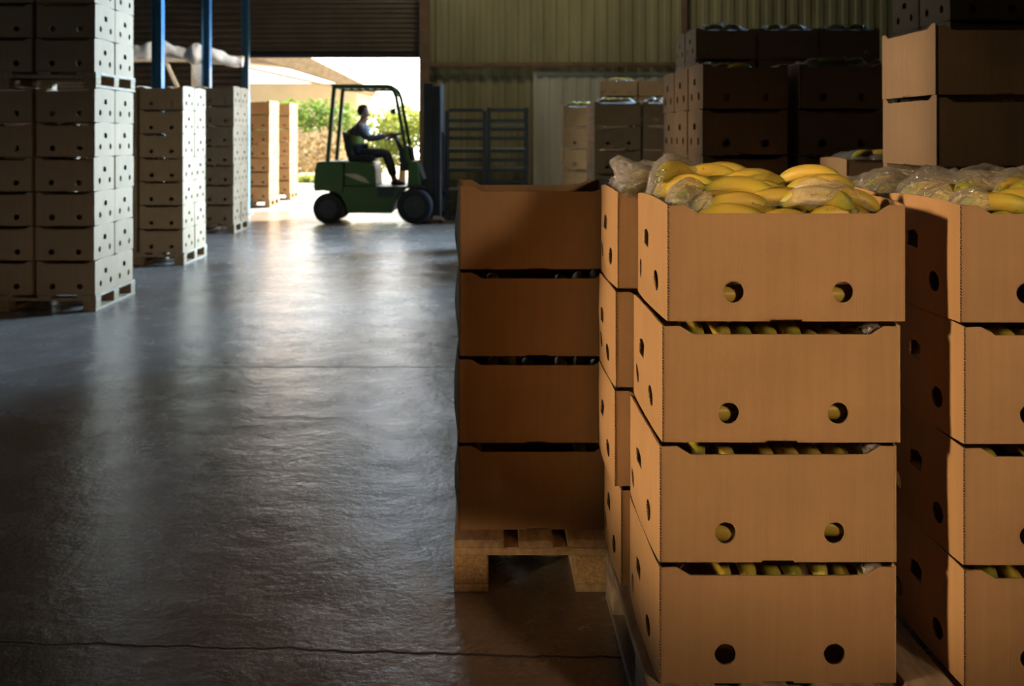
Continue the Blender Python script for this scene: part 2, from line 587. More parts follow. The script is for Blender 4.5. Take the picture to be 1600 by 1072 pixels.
def box_proto(key, parted, **kw):
    k = (key, parted)
    if k in _cache:
        return _cache[k]
    parts = box_meshes(**kw)
    res = []
    if parted:
        for nm, vs, fs, rim in parts:
            mb = MB()
            mb.add(vs, fs)
            mb.m = list(rim)
            res.append((nm, mb.mesh(nm, [M['card'], M['edge']])))
    else:
        mb = MB()
        for nm, vs, fs, rim in parts:
            mb.add(vs, fs)
            mb.m[len(mb.m) - len(fs):] = rim
        res.append(('banana_box', mb.mesh('banana_box', [M['card'], M['edge']])))
    _cache[k] = res
    return res


LEVELS_TOP = ['topmost', 'second from top', 'third from top', 'fourth from top', 'fifth from top', 'sixth from top', 'seventh from top', 'eighth from top', 'ninth from top']


def put_box(loc, rz, label, group, key, parted=False, zs=1.0, **kw):
    res = box_proto(key, parted, **kw)
    if parted:
        root = empty('banana_box', loc, rz)
        for nm, me in res:
            link(nm, me, root)
    else:
        root = link('banana_box', res[0][1])
        root.location = loc
        root.rotation_euler = (0, 0, rz)
    root.scale = (1, 1, zs)
    tag(root, label, 'box', group)
    return root


def stack(x, y, z0, n, where, group, key, parted=False, pitch=PITCH, jitter=0.004, rz=0.0, first=0, adj='brown', leans=None, total=None, **kw):
    """one column of boxes; where: words that say which column"""
    total = total or n
    out = []
    for i in range(first, n):
        lv = LEVELS_TOP[n - 1 - i] if i > 0 or n < 3 else 'at the bottom'
        lab = f"cardboard box, {lv}, {where}"
        dx, dy = R.uniform(-jitter, jitter), R.uniform(-jitter, jitter)
        if leans:
            dx, dy = leans[i]
        kk = f"{key}{(i * 7 + n) % 3}"
        seed = kw.get('seed', 1.0) + ((i * 7 + n) % 3) * 1.9
        k2 = dict(kw)
        k2['seed'] = seed
        out.append(put_box((x + dx, y + dy, z0 + i * pitch), rz + R.uniform(-0.006, 0.006), lab, group, kk, parted, zs=pitch / PITCH, **k2))
    return out


# ------------------------------------------------------------------ pallets
def pallet(x, y, w, d, label, h=0.15, nb=5, z=0.0, group='wooden pallets under the box stacks', cross3=True, wood='wood', block='chip', rz=0.0, base=True):
    """deck boards run along y (depth d); origin at front-left floor corner"""
    root = empty('pallet', (x, y, z), rz)
    tag(root, label, 'pallet', group)
    t = 0.022
    hb = h - 3 * t - (0 if base else -t)
    z1 = t if base else 0.0
    zc = z1 + hb
    wide, nar = 0.145, 0.10
    ws = [wide if i % 2 == 0 else nar for i in range(nb)]
    if sum(ws) > w * 0.9:
        k = w * 0.8 / sum(ws)
        ws = [a * k for a in ws]
    gap = (w - sum(ws)) / (nb - 1)
    xx = 0.0
    for i in range(nb):
        m = MB()
        m.box((xx, -0.004 * (i % 2), zc + t), (xx + ws[i], d + 0.003 * ((i + 1) % 2), zc + 2 * t), bev=0.004)
        o = m.build('deck_board', M[wood], root)
        xx += ws[i] + gap
    bl = 0.145 if d > 1.0 else 0.10
    bw = 0.10
    for j in range(3):
        yy = (0, d / 2 - bl / 2, d - bl)[j]
        MB().box((0, yy, zc), (w, yy + bl, zc + t), bev=0.003).build('cross_board', M[wood], root)
        for i in range(3):
            xb = (0, w / 2 - bw / 2, w - bw)[i]
            MB().box((xb, yy + 0.002, z1), (xb + bw, yy + bl - 0.002, zc), bev=0.006).build('block', M[block], root)
    if base:
        for i in range(3):
            xb = (0, w / 2 - bw / 2, w - bw)[i]
            MB().box((xb, 0, 0), (xb + bw, d, t), bev=0.004).build('base_board', M[wood], root)
    return root


# ------------------------------------------------------------------ shell of the warehouse
WALL_Y = 16.7
XL, XR, YB, ROOF = -9.0, 9.0, -5.0, 7.5
structure(MB().box((XL, YB, -0.2), (XR, WALL_Y + 0.15, 0.0)).build('floor', M['floor']), 'grey worn concrete warehouse floor with hairline cracks', 'floor')
structure(MB().box((XL, YB, ROOF), (XR, WALL_Y + 0.3, ROOF + 0.15)).build('ceiling', M['plain']), 'dark warehouse roof above the stacks', 'ceiling')
structure(MB().box((XL - 0.2, YB, 0), (XL, WALL_Y + 0.3, ROOF)).build('wall_left', M['plain']), 'dark side wall behind the tall pallet loads', 'wall')
structure(MB().box((XR, YB, 0), (XR + 0.2, WALL_Y + 0.3, ROOF)).build('wall_right', M['plain']), 'dark side wall beyond the banana boxes', 'wall')
structure(MB().box((XL, YB - 0.2, 0), (XR, YB, ROOF)).build('wall_front', M['plain']), 'dark wall behind the viewer', 'wall')


def corrugated(x0, x1, z0, z1, y, pitch, depth, vertical=True):
    """trapezoid ribbed sheet with its own thickness; ribs run up (vertical) or across"""
    m = MB()
    prof = []
    a, b = (x0, x1) if vertical else (z0, z1)
    n = max(1, int(round((b - a) / pitch)))
    p = (b - a) / n
    for i in range(n):
        s = a + i * p
        prof += [(s, 0), (s + p * 0.38, 0), (s + p * 0.5, depth), (s + p * 0.88, depth)]
    prof.append((b, 0))
    t = 0.02
    k = len(prof)
    vs = []
    for yy in (y, y + t):
        for q in ((z0, z1) if vertical else (x0, x1)):
            for s, dd in prof:
                vs.append((s, yy - dd, q) if vertical else (q, yy - dd, s))
    fs = []
    for i in range(k - 1):
        fs.append((i, i + 1, k + i + 1, k + i))
        fs.append((2 * k + i + 1, 2 * k + i, 3 * k + i, 3 * k + i + 1))
        fs.append((i + 1, i, 2 * k + i, 2 * k + i + 1))
        fs.append((k + i, k + i + 1, 3 * k + i + 1, 3 * k + i))
    fs += [(0, k, 3 * k, 2 * k), (k - 1, 3 * k - 1, 4 * k - 1, 2 * k - 1)]
    return m.add(vs, fs)


DOOR_L, DOOR_R, DOOR_T = X_at(386, WALL_Y), X_at(656, WALL_Y), Z_at(84, WALL_Y)
JR = X_at(672, WALL_Y)
RAIL_Z = Z_at(101, WALL_Y)
w = corrugated(JR, XR, RAIL_Z, ROOF, WALL_Y - 0.03, 0.222, 0.022)
structure(w.build('wall_back', M['wall']), 'olive painted corrugated steel wall beyond the boxes', 'wall')
w = corrugated(JR, XR, 0.0, RAIL_Z + 0.25, WALL_Y + 0.06, 0.222, 0.03)
structure(w.build('wall_back_lower', M['wall']), 'lower ribbed steel wall behind the blue rack', 'wall')
structure(MB().box((JR, WALL_Y - 0.14, RAIL_Z - 0.05), (XR, WALL_Y - 0.07, RAIL_Z + 0.03), bev=0.01).build('trim_1', M['trim']), 'brown horizontal rail across the corrugated wall', 'rail')
structure(MB().box((X_at(1063, WALL_Y), WALL_Y - 0.16, RAIL_Z + 0.03), (X_at(1071, WALL_Y), WALL_Y - 0.07, ROOF), bev=0.01).build('trim_2', M['trim']), 'dark upright strip on the corrugated wall', 'trim')
structure(MB().box((DOOR_R, WALL_Y - 0.16, 0), (JR, WALL_Y + 0.15, ROOF), bev=0.01).build('trim_3', M['trim']), 'brown steel door jamb behind the forklift mast', 'jamb')
structure(MB().box((DOOR_L - 0.08, WALL_Y - 0.05, 0), (DOOR_L, WALL_Y + 0.15, DOOR_T), bev=0.01).build('trim_4', M['trim']), 'door jamb beside the last blue post', 'jamb')
w = corrugated(DOOR_L - 0.02, DOOR_R + 0.02, DOOR_T, ROOF, WALL_Y + 0.04, 0.085, 0.022, vertical=False)
sh = structure(w.build('door_1', M['wallbrown']), 'dark brown roller shutter half raised over the bright doorway', 'door')
MB().box((DOOR_L, WALL_Y - 0.03, DOOR_T - 0.07), (DOOR_R, WALL_Y + 0.05, DOOR_T + 0.01), bev=0.01).build('bottom_bar', M['black'], sh)
w = corrugated(XL, DOOR_L - 0.015, 0, ROOF, WALL_Y + 0.04, 0.11, 0.03, vertical=False)
structure(w.build('wall_back_side', M['wallbrown']), 'dark brown ribbed wall behind the blue posts', 'wall')
# pale sheet-steel sliding door panel against the lower wall
gx0, gx1, gz1 = X_at(833, WALL_Y), X_at(1180, WALL_Y), Z_at(112, WALL_Y)
w = corrugated(gx0 + 0.06, gx1, 0.02, gz1 - 0.05, WALL_Y - 0.005, 0.235, 0.016)
gd = structure(w.build('door_2', M['greydoor']), 'pale grey ribbed sliding door panel under the rail', 'door')
m = MB()
m.box((gx0, WALL_Y - 0.05, 0.02), (gx0 + 0.07, WALL_Y + 0.01, gz1), bev=0.006)
m.box((gx0 + 0.07, WALL_Y - 0.05, gz1 - 0.06), (gx1, WALL_Y + 0.01, gz1), bev=0.006)
m.build('door_frame', M['greydoor'], gd)

# added glowing panel out of view, lays a bluish sheen on the floor
em, ent, eb, eo = new_mat('added_glow_pane')
eb.inputs['Base Color'].default_value = (0.8, 0.85, 0.9, 1)
eb.inputs['Roughness'].default_value = 0.4
eb.inputs['Emission Color'].default_value = (0.72, 0.84, 1.0, 1)
eb.inputs['Emission Strength'].default_value = 4.0
wx0, wx1 = X_at(560, 16.5), X_at(708, 16.5)
wn = structure(MB().box((wx0, 16.50, 4.0), (wx1, 16.52, 5.3)).build('glow_panel_1', em), 'added glowing panel out of view high over the shutter', 'glow_panel')
m = MB()
for a, b in (((wx0 - 0.06, 16.47, 3.94), (wx1 + 0.06, 16.53, 4.0)), ((wx0 - 0.06, 16.47, 5.3), (wx1 + 0.06, 16.53, 5.36)),
             ((wx0 - 0.06, 16.47, 4.0), (wx0, 16.53, 5.3)), ((wx1, 16.47, 4.0), (wx1 + 0.06, 16.53, 5.3)),
             (((wx0 + wx1) / 2 - 0.02, 16.47, 4.0), ((wx0 + wx1) / 2 + 0.02, 16.495, 5.3))):
    m.box(a, b)
m.build('glow_panel_frame', M['trim'], wn)

# ------------------------------------------------------------------ exterior
structure(MB().box((-22, WALL_Y + 0.15, -0.25), (22, 29.5, -0.01)).build('ground', M['yard']), 'bright concrete yard outside the doorway', 'yard')
structure(MB().box((-30, 29.5, -0.25), (30, 62, -0.01)).build('ground_verge', M['verge']), 'dry earth verge beyond the concrete yard', 'ground')


def leaves(blobs, n, size, seed, mb=None, squash=1.0):
    rnd = random.Random(seed)
    mb = mb or MB()
    for _ in range(n):
        c, rad = rnd.choice(blobs)
        d = Vector((rnd.gauss(0, 1), rnd.gauss(0, 1), rnd.gauss(0, 1))).normalized() * (rnd.random() ** 0.33)
        p = Vector((c[0] + d.x * rad[0], c[1] + d.y * rad[1], c[2] + d.z * rad[2]))
        a = Vector((rnd.gauss(0, 1), rnd.gauss(0, 1), rnd.gauss(0, 0.7))).normalized()
        b = a.cross(Vector((rnd.gauss(0, 1), rnd.gauss(0, 1), rnd.gauss(0, 1)))).normalized()
        s = size * rnd.uniform(0.6, 1.3)
        mb.add([p - a * s, p + b * s * 0.45, p + a * s, p - b * s * 0.45], [(0, 1, 2, 3)])
    return mb


HY = 31.0
hg = empty('hedge', (X_at(352, HY), HY, 0))
tag(hg, 'clipped green hedge with brown base across the yard', 'hedge')
bl = []
for i in range(26):
    x = (i - 12.5) * 0.32
    bl.append(((x, R.uniform(-0.3, 0.3), 1.95 + R.uniform(-0.08, 0.08)), (0.42, 0.55, 0.55)))
leaves(bl, 5200, 0.09, 3).build('foliage', M['leaf'], hg)
bl2 = [((b[0][0], b[0][1], 0.75), (0.42, 0.5, 0.75)) for b in bl]
leaves(bl2, 3200, 0.09, 4).build('lower_twigs', M['twig'], hg)
tr = empty('tree', (X_at(628, 27.0), 27.0, 0))
tag(tr, 'sunlit yellow green bushy tree outside behind the driver', 'tree')
bl = [((R.gauss(0, 0.6), R.gauss(0, 0.6), R.uniform(0.7, 1.9)), (0.55, 0.55, 0.45)) for _ in range(15)]
leaves(bl, 4200, 0.085, 8).build('foliage', M['leafy'], tr)
m = MB()
m.tube([(0, 0, -0.01), (0.03, 0, 0.7), (-0.05, 0.05, 1.5)], [0.11, 0.08, 0.04])
m.build('trunk', M['bark'], tr)
gs = leaves([((X_at(470 + 14 * i, 27.5), 27.5, 0.05), (0.5, 0.35, 0.16)) for i in range(3)], 700, 0.07, 12).build('grass_patch', M['leafy'])
tag(gs, 'tuft of light green grass before the hedge', 'grass', kind='stuff')
# pale house across the yard with an oversailing tiled roof
BYY = 36.0
hs = empty('house', (X_at(470, BYY), BYY, 0))
tag(hs, 'pale cream house with sloping roof beyond the hedge', 'house')
bw = 2.1
m = MB()
m.box((-bw - 3.5, 0, -0.01), (bw, 5, 3.3))
m.build('wall', M['render'], hs)
m = MB()
m.prism([(-bw - 4.2, 5.6), (-bw + 0.6, 5.2), (bw + 0.8, 3.0), (bw + 0.8, 2.85), (-bw + 0.6, 4.2), (-bw - 4.2, 4.6)], -0.7, 5.5)
m.build('roof', M['rooftile'], hs)
m = MB()
m.bar((-bw - 0.5, -0.75, 4.0), (bw + 0.75, -0.75, 2.8), 0.18, 0.1)
m.build('barge_board', M['pale'], hs)

# ------------------------------------------------------------------ tall pallet loads along the aisle
LW, LD = 0.462, 0.397
GL = 'boxes of the loads lining the aisle'
KW = dict(w=LW - 0.020, d=LD - 0.010, h=PITCH, step=0.12, seed=2.0, bl=0.002, bs=0.005)


def load(px_corner, Y, z_p, n, pitch, cols, name, gname, upper=0, zup=0.0, rows=2, xoff=None):
    X = xoff if xoff is not None else X_at(px_corner, Y)
    wtot = cols * (LW + 0.004)
    pallet(X - wtot, Y, wtot, rows * (LD + 0.008), f"wooden pallet on the floor under {name}", h=z_p)
    cname = ['front corner column', 'second front column', 'third front column']
    for c in range(cols):
        x = X - (c + 1) * (LW + 0.004) + 0.012
        stack(x, Y + 0.004, z_p, n, f"in {cname[c]} of {name}", gname, 'L', pitch=pitch, **KW)
    for r in range(1, rows):
        stack(X - LW + 0.008, Y + r * (LD + 0.008), z_p, n, f"in rear corner column of {name}", gname, 'L', pitch=pitch, **KW)
    if upper:
        z1 = z_p + n * pitch
        pallet(X - wtot, Y, wtot, rows * (LD + 0.008), f"wooden pallet lying on top of the boxes of {name}", h=zup, z=z1)
        for c in range(cols):
            x = X - (c + 1) * (LW + 0.004) + 0.012
            stack(x, Y + 0.004, z1 + zup, upper, f"upper tier, {cname[c]} of {name}", gname, 'L', pitch=pitch, **KW)
        for r in range(1, rows):
            stack(X - LW + 0.008, Y + r * (LD + 0.008), z1 + zup, upper, f"upper tier, rear corner column of {name}", gname, 'L', pitch=pitch, **KW)


load(150, 7.17, 0.124, 6, 0.2585, 3, 'two-tier load', 'boxes of the two-tier load', upper=3, zup=0.117)
load(287.5, 9.73, 0.130, 7, 0.242, 2, 'load by first blue post', 'boxes of the load by the first blue post')
load(366, 12.93, 0.130, 7, 0.2655, 2, 'load by the doorway', 'boxes of the load beside the doorway')
load(422, 17.7, 0.140, 7, 0.262, 2, 'nearer load outside', 'boxes of the nearer load outside')
load(454, 19.85, 0.140, 7, 0.267, 2, 'farther load outside', 'boxes of the farther load outside')

# ------------------------------------------------------------------ blue posts, beam and tarpaulin
for px, Y, wd, lab in ((247, 11.7, 0.12, 'blue steel post rising nearest to the two-tier load'), (323, 13.95, 0.115, 'middle blue steel post above the stacked boxes'),
                       (384, 16.2, 0.115, 'blue steel post standing at the doorway edge')):
    x = X_at(px, Y)
    p = empty('steel_post', (x, Y, 0))
    tag(p, lab, 'post', 'blue steel posts')
    m = MB()
    h = ROOF - 0.02
    m.box((-wd / 2, -wd / 2, 0.012), (-wd / 2 + 0.012, wd / 2, h))
    m.box((wd / 2 - 0.012, -wd / 2, 0.012), (wd / 2, wd / 2, h))
    m.box((-wd / 2 + 0.012, -0.006, 0.012), (wd / 2 - 0.012, 0.006, h))
    m.build('upright', M['blue'], p)
    MB().box((-0.11, -0.11, 0), (0.11, 0.11, 0.012)).build('base_plate', M['blue'], p)

TY = 14.6
tb = empty('tarpaulin', (X_at(290, TY), TY, 0))
tag(tb, 'crumpled white tarpaulin slung between the blue posts', 'tarpaulin')
ptsT = [(196, 86, 0.10), (215, 83, 0.12), (235, 78, 0.13), (256, 75, 0.11), (275, 82, 0.09), (292, 86, 0.10), (304, 84, 0.15), (318, 84, 0.14), (335, 88, 0.12), (355, 94, 0.09), (372, 98, 0.07), (381, 98, 0.06)]
fine = []
for i in range(len(ptsT) - 1):
    for k in range(6):
        t = k / 6
        a, b = ptsT[i], ptsT[i + 1]
        fine.append([a[j] * (1 - t) + b[j] * t for j in range(3)])
m = MB()
n0 = 16
rings = []
for i, (px, py, rr) in enumerate(fine):
    x, z = X_at(px, TY) - tb.location.x, Z_at(py, TY)
    ring = []
    for j in range(n0):
        a = 2 * math.pi * j / n0
        f = 1 + 0.35 * mnoise.noise(Vector((i * 0.22, math.cos(a) * 1.3, math.sin(a) * 1.3)))
        ring.append((x, math.cos(a) * rr * f * 0.9, z + math.sin(a) * rr * f))
    rings.append(ring)
fs = []
for i in range(len(rings) - 1):
    for j in range(n0):
        fs.append((i * n0 + j, i * n0 + (j + 1) % n0, (i + 1) * n0 + (j + 1) % n0, (i + 1) * n0 + j))
fs += [tuple(range(n0)), tuple((len(rings) - 1) * n0 + j for j in range(n0))]
m.add([v for r in rings for v in r], fs)
m.build('slung_sheet', M['tarp'], tb, smooth=True)
m = MB()
x0 = X_at(312, TY) - tb.location.x
z0, z1 = Z_at(150, TY), Z_at(90, TY)
for i in range(9):
    t = i / 8
    z = z1 + (z0 - z1) * t
    wdt = 0.075 + 0.03 * math.sin(t * 7)
    m.box((x0 - wdt, -0.02 + 0.02 * math.sin(t * 9), z - 0.04), (x0 + wdt, 0.0 + 0.02 * math.sin(t * 9), z + 0.035))
m.build('hanging_flap', M['tarp'], tb)
rb = empty('rack_beam', (X_at(300, 15.2), 15.2, 0))
tag(rb, 'horizontal timber beam with prop behind the tarpaulin', 'beam')
m = MB()
m.box((-1.1, -0.05, Z_at(97, 15.2)), (0.82, 0.05, Z_at(88, 15.2)), bev=0.006)
m.build('crossbeam', M['pale'], rb)
m = MB()
m.bar((X_at(257, 15.2) - rb.location.x, 0, Z_at(92, 15.2)), (X_at(284, 15.2) - rb.location.x, 0, Z_at(150, 15.2)), 0.06, 0.05)
m.build('diagonal_prop', M['pale'], rb)
m = MB()
m.box((-1.08, -0.045, 0), (-0.99, 0.045, Z_at(97, 15.2)))
m.build('post', M['pale'], rb)
m = MB()
m.box((0.0, -0.045, 0), (0.09, 0.045, Z_at(97, 15.2)))
m.build('post', M['pale'], rb)

# ------------------------------------------------------------------ dark blue steel rack near the wall
RY = 15.9
RSC = RY / F


def rack_bay(pa, pb, name, ttop):
    x0, x1 = X_at(pa, RY), X_at(pb, RY)
    root = empty('steel_rack', (x0, RY, 0))
    W = x1 - x0
    H = Z_at(ttop, RY)
    tag(root, name, 'rack', 'dark blue steel racks')
    for yy in (0, 0.34):
        for xx in (0, W - 0.06):
            MB().box((xx, yy, 0), (xx + 0.06, yy + 0.06, H), bev=0.006).build('upright', M['rack'], root)
    for py in (172, 188.5, 202, 216, 236, 250, 266, 284, 300, 316):
        z = Z_at(py, RY)
        if z < 0.1:
            continue
        MB().box((0.06, 0.005, z - 0.028), (W - 0.06, 0.05, z + 0.028), bev=0.005).build('rail', M['rack'], root)
    for py in (196, 232, 262, 296):
        z = Z_at(py, RY)
        MB().box((0.06, 0.05, z - 0.012), (W - 0.06, 0.40, z + 0.012)).build('tray', M['greydoor'], root)
    return root


rack_bay(695, 760, 'dark blue steel rack just beside the forklift mast', 173)
rack_bay(761, 826, 'dark blue steel rack next to the grey sliding door', 168)

# ------------------------------------------------------------------ the forklift
FY = 14.25
FSC = FY / F
fx0 = X_at(580, FY)
fk = empty('forklift', (fx0, FY, 0))
tag(fk, 'green counterbalance forklift crossing the bright doorway', 'forklift')


def fp(px, py): return (X_at(px, FY) - fx0, Z_at(py, FY))


FW = 1.0
pts = [fp(*p) for p in [(494, 255), (497, 252.5), (536, 252), (536, 302), (521, 300.5), (505, 298), (490.5, 299), (490, 285), (491.5, 266)]]
m = MB()
m.prism(pts, 0.0, FW)
o = m.build('counterweight', M['green'], fk)
bv = o.modifiers.new('b', 'BEVEL'); bv.width = 0.03; bv.segments = 3; bv.limit_method = 'ANGLE'
pts = [fp(*p) for p in [(537, 252.5), (578, 255), (584, 258), (586, 265), (587, 291), (537, 291)]]
m = MB()
m.prism(pts, 0.03, FW - 0.03)
o = m.build('engine_hood', M['green'], fk)
bv = o.modifiers.new('b', 'BEVEL'); bv.width = 0.02; bv.segments = 3; bv.limit_method = 'ANGLE'
pts = [fp(*p) for p in [(522, 299), (537, 291.5), (640, 291.5), (636, 292), (627, 296), (619, 306), (615, 320), (612, 333.5), (543, 333.5), (539, 318), (532, 306)]]
m = MB()
m.prism(pts, 0.02, FW - 0.02)
o = m.build('chassis', M['green'], fk)
bv = o.modifiers.new('b', 'BEVEL'); bv.width = 0.012; bv.segments = 2; bv.limit_method = 'ANGLE'
pts = [fp(*p) for p in [(637, 251), (652, 252), (657, 290), (636, 291.5)]]
m = MB()
m.prism(pts, 0.04, FW - 0.04)
o = m.build('front_cowl', M['green'], fk)
bv = o.modifiers.new('b', 'BEVEL'); bv.width = 0.015; bv.segments = 2; bv.limit_method = 'ANGLE'
pts = [fp(*p) for p in [(590, 293), (620, 293), (614, 308), (590, 308)]]
m = MB()
m.prism(pts, 0.008, 0.03)
m.build('step', M['black'], fk)
pts = [fp(*p) for p in [(535, 271.5), (556, 272), (570, 278), (577, 286.5), (566, 284.5), (552, 279)]]
m = MB()
m.prism(pts, 0.022, 0.034)
m.build('hood_patch', M['cream'], fk)  # flat pale brown shape on the hood side
# dashboard
pts = [fp(*p) for p in [(621, 236), (634, 227), (640, 232), (643, 252), (638, 268), (624, 268), (622, 250)]]
m = MB()
m.prism(pts, 0.2, FW - 0.2)
m.build('dashboard', M['black'], fk)
# overhead guard
PW = 0.058
gd_ = empty('overhead_guard')
gd_.parent = fk
for yy in (0.03, FW - 0.09):
    a, b = fp(521.5, 134), fp(511, 253)
    m = MB()
    m.prism([(a[0] - PW / 2, a[1]), (a[0] + PW / 2, a[1]), (b[0] + PW / 2, b[1]), (b[0] - PW / 2, b[1])], yy, yy + 0.06)
    m.build('rear_pillar', M['green'], gd_)
    m = MB()
    q = [fp(*p) for p in [(605, 131.5), (612, 133), (617, 139), (621, 150), (640, 252), (634, 252), (616, 152), (612, 143), (606, 138)]]
    m.prism(q, yy, yy + 0.06)
    m.build('front_pillar', M['green'], gd_)
    m = MB()
    q = [fp(*p) for p in [(516, 130), (522, 131.5), (606, 131.5), (606, 138.5), (524, 138), (516, 132)]]
    m.prism(q, yy, yy + 0.06)
    m.build('roof_rail', M['green'], gd_)
za = Z_at(131.5, FY)
for px in (519, 532, 545, 558, 571, 584, 597, 609):
    x = X_at(px, FY) - fx0
    MB().box((x - 0.02, 0.09, za - 0.045), (x + 0.02, FW - 0.09, za - 0.005), bev=0.004).build('roof_bar', M['green'], gd_)
# wheels


def wheel(px, py, r, yc, wd, name='wheel'):
    c = (X_at(px, FY) - fx0, yc, r + 0.001)
    m = MB()
    prof = [(r * 0.62, -wd / 2), (r * 0.9, -wd / 2), (r * 0.97, -wd / 2 + 0.02), (r, -wd / 2 + 0.05), (r, wd / 2 - 0.05), (r * 0.97, wd / 2 - 0.02), (r * 0.9, wd / 2), (r * 0.62, wd / 2)]
    m.lathe_y(prof, c)
    o = m.build('wheel', M['rubber'], fk, smooth=True)
    m = MB()
    s = -1 if yc < FW / 2 else 1
    m.lathe_y([(r * 0.6, -0.015 + s * wd / 2), (r * 0.5, 0.0 + s * wd / 2), (r * 0.2, s * (wd / 2 + 0.01)), (r * 0.15, s * (wd / 2 + 0.025))], c, n=24)
    m.build('hub', M['hub'], o)


wheel(512.3, 327, 0.232, 0.10, 0.19)
wheel(512.3, 327, 0.232, FW - 0.10, 0.19)
wheel(648, 324, 0.270, 0.09, 0.22)
wheel(648, 324, 0.270, FW - 0.09, 0.22)
# front fender over the drive wheel
for yy in (0.0, FW - 0.18):
    q = [fp(*p) for p in [(618, 310), (622, 300), (630, 293), (640, 289), (656, 289), (664, 292), (664, 295), (655, 293), (641, 293), (631, 297), (624, 304), (620, 312)]]
    m = MB()
    m.prism(q, yy, yy + 0.18)
    m.build('fender', M['black'], fk)
# mast with inner rails, cylinder, carriage and forks
mt = empty('mast')
mt.parent = fk
zt, zb = Z_at(129, FY), Z_at(343, FY)
xa, xb = X_at(658, FY) - fx0, X_at(690, FY) - fx0
for yy in (0.14, FW - 0.24):
    m = MB()
    m.box((xa + 0.02, yy, zb), (xa + 0.17, yy + 0.10, zt), bev=0.008)
    m.build('outer_rail', M['black'], mt)
    m = MB()
    m.box((xa + 0.175, yy + 0.01, zb + 0.04), (xb - 0.03, yy + 0.09, zt - 0.04), bev=0.008)
    m.build('inner_rail', M['black'], mt)
    m = MB()
    m.box((xb - 0.028, yy - 0.01, zb + 0.02), (xb, yy + 0.06, zt + 0.005), bev=0.006)
    m.build('roller_track', M['steel'], mt)
    m = MB()
    m.tube([(xa + 0.1, yy + 0.16, zb + 0.05), (xa + 0.1, yy + 0.16, zt - 0.1)], 0.035)
    m.build('lift_cylinder', M['black'], mt)
for zz in (zt - 0.03, 1.35, 0.75, 0.2):
    m = MB()
    m.box((xa + 0.03, 0.2, zz - 0.06), (xa + 0.13, FW - 0.2, zz + 0.02), bev=0.006)
    m.build('cross_member', M['black'], mt)
m = MB()
for i in range(9):
    yy = 0.08 + i * (FW - 0.16) / 8
    m.box((xb + 0.0, yy - 0.02, 0.1), (xb + 0.03, yy + 0.02, 1.35))
m.box((xb, 0.06, 1.32), (xb + 0.03, FW - 0.06, 1.37))
m.box((xb, 0.06, 0.1), (xb + 0.03, FW - 0.06, 0.2))
m.box((xb, 0.06, 0.42), (xb + 0.03, FW - 0.06, 0.5))
m.build('backrest_grille', M['black'], mt)
for yy in (0.2, FW - 0.32):
    q = [(xb + 0.03, 0.05), (xb + 0.03, 0.5), (xb + 0.075, 0.5), (xb + 0.075, 0.10), (xb + 1.05, 0.065), (xb + 1.05, 0.05)]
    m = MB()
    m.prism(q, yy, yy + 0.12)
    m.build('fork', M['black'], mt)
m = MB()
a, b = fp(655, 255), fp(663, 280)
m.bar((a[0], 0.12, a[1]), (b[0], 0.12, b[1]), 0.045, 0.045)
m.build('tilt_cylinder', M['steel'], fk)
# seat
st = empty('seat')
st.parent = fk
q = [fp(*p) for p in [(529.5, 206), (534, 206), (540, 211), (545, 225), (548, 243), (541, 250), (537, 246), (533, 226)]]
m = MB()
m.prism(q, 0.28, 0.72)
o = m.build('seat_backrest', M['vinyl'], st)
bv = o.modifiers.new('b', 'BEVEL'); bv.width = 0.03; bv.segments = 3; bv.limit_method = 'ANGLE'
q = [fp(*p) for p in [(538, 243), (575, 243), (582, 245), (583, 251), (579, 254), (540, 253)]]
m = MB()
m.prism(q, 0.26, 0.74)
o = m.build('seat_cushion', M['vinyl'], st)
bv = o.modifiers.new('b', 'BEVEL'); bv.width = 0.02; bv.segments = 3; bv.limit_method = 'ANGLE'
# steering wheel and column
m = MB()
a, b = fp(612.5, 213.5), fp(626, 243)
m.tube([(a[0], 0.5, a[1]), (b[0], 0.5, b[1])], [0.028, 0.05], 12)
m.build('steering_column', M['black'], fk)
m = MB()
ax = Vector((b[0] - a[0], 0, b[1] - a[1])).normalized()
uu = Vector((0, 1, 0))
vv = ax.cross(uu)
c = Vector((a[0], 0.5, a[1])) - ax * 0.01
cen = [c + (uu * math.cos(t) + vv * math.sin(t)) * 0.165 for t in [2 * math.pi * i / 28 for i in range(29)]]
m.tube(cen, 0.016, 8, caps=False)
for i in range(3):
    t = 2 * math.pi * i / 3 + 0.4
    m.tube([c, c + (uu * math.cos(t) + vv * math.sin(t)) * 0.16], 0.011, 6)
m.build('steering_wheel', M['black'], fk, smooth=True)
# mirror on a stalk
m = MB()
c = fp(613, 174)
m.lathe_y([(0.001, -0.02), (0.035, -0.018), (0.042, -0.006), (0.042, 0.006), (0.03, 0.02), (0.001, 0.022)], (c[0], 0.12, c[1]), n=16)
mo = m.build('mirror', M['black'], fk, smooth=True)
m = MB()
e = fp(621, 163)
m.tube([(c[0], 0.12, c[1] + 0.03), (e[0], 0.06, e[1])], 0.008, 6)
m.build('mirror_stalk', M['black'], mo)

# ------------------------------------------------------------------ the driver
PY = FY + 0.5
pex = X_at(556, PY)
pr = empty('person', (pex, PY, 0))
tag(pr, 'person in hi-vis vest sitting on forklift with hands on steering wheel', 'person')


def pp(px, py, dy=0.0): return Vector((X_at(px, PY) - pex, dy, Z_at(py, PY)))


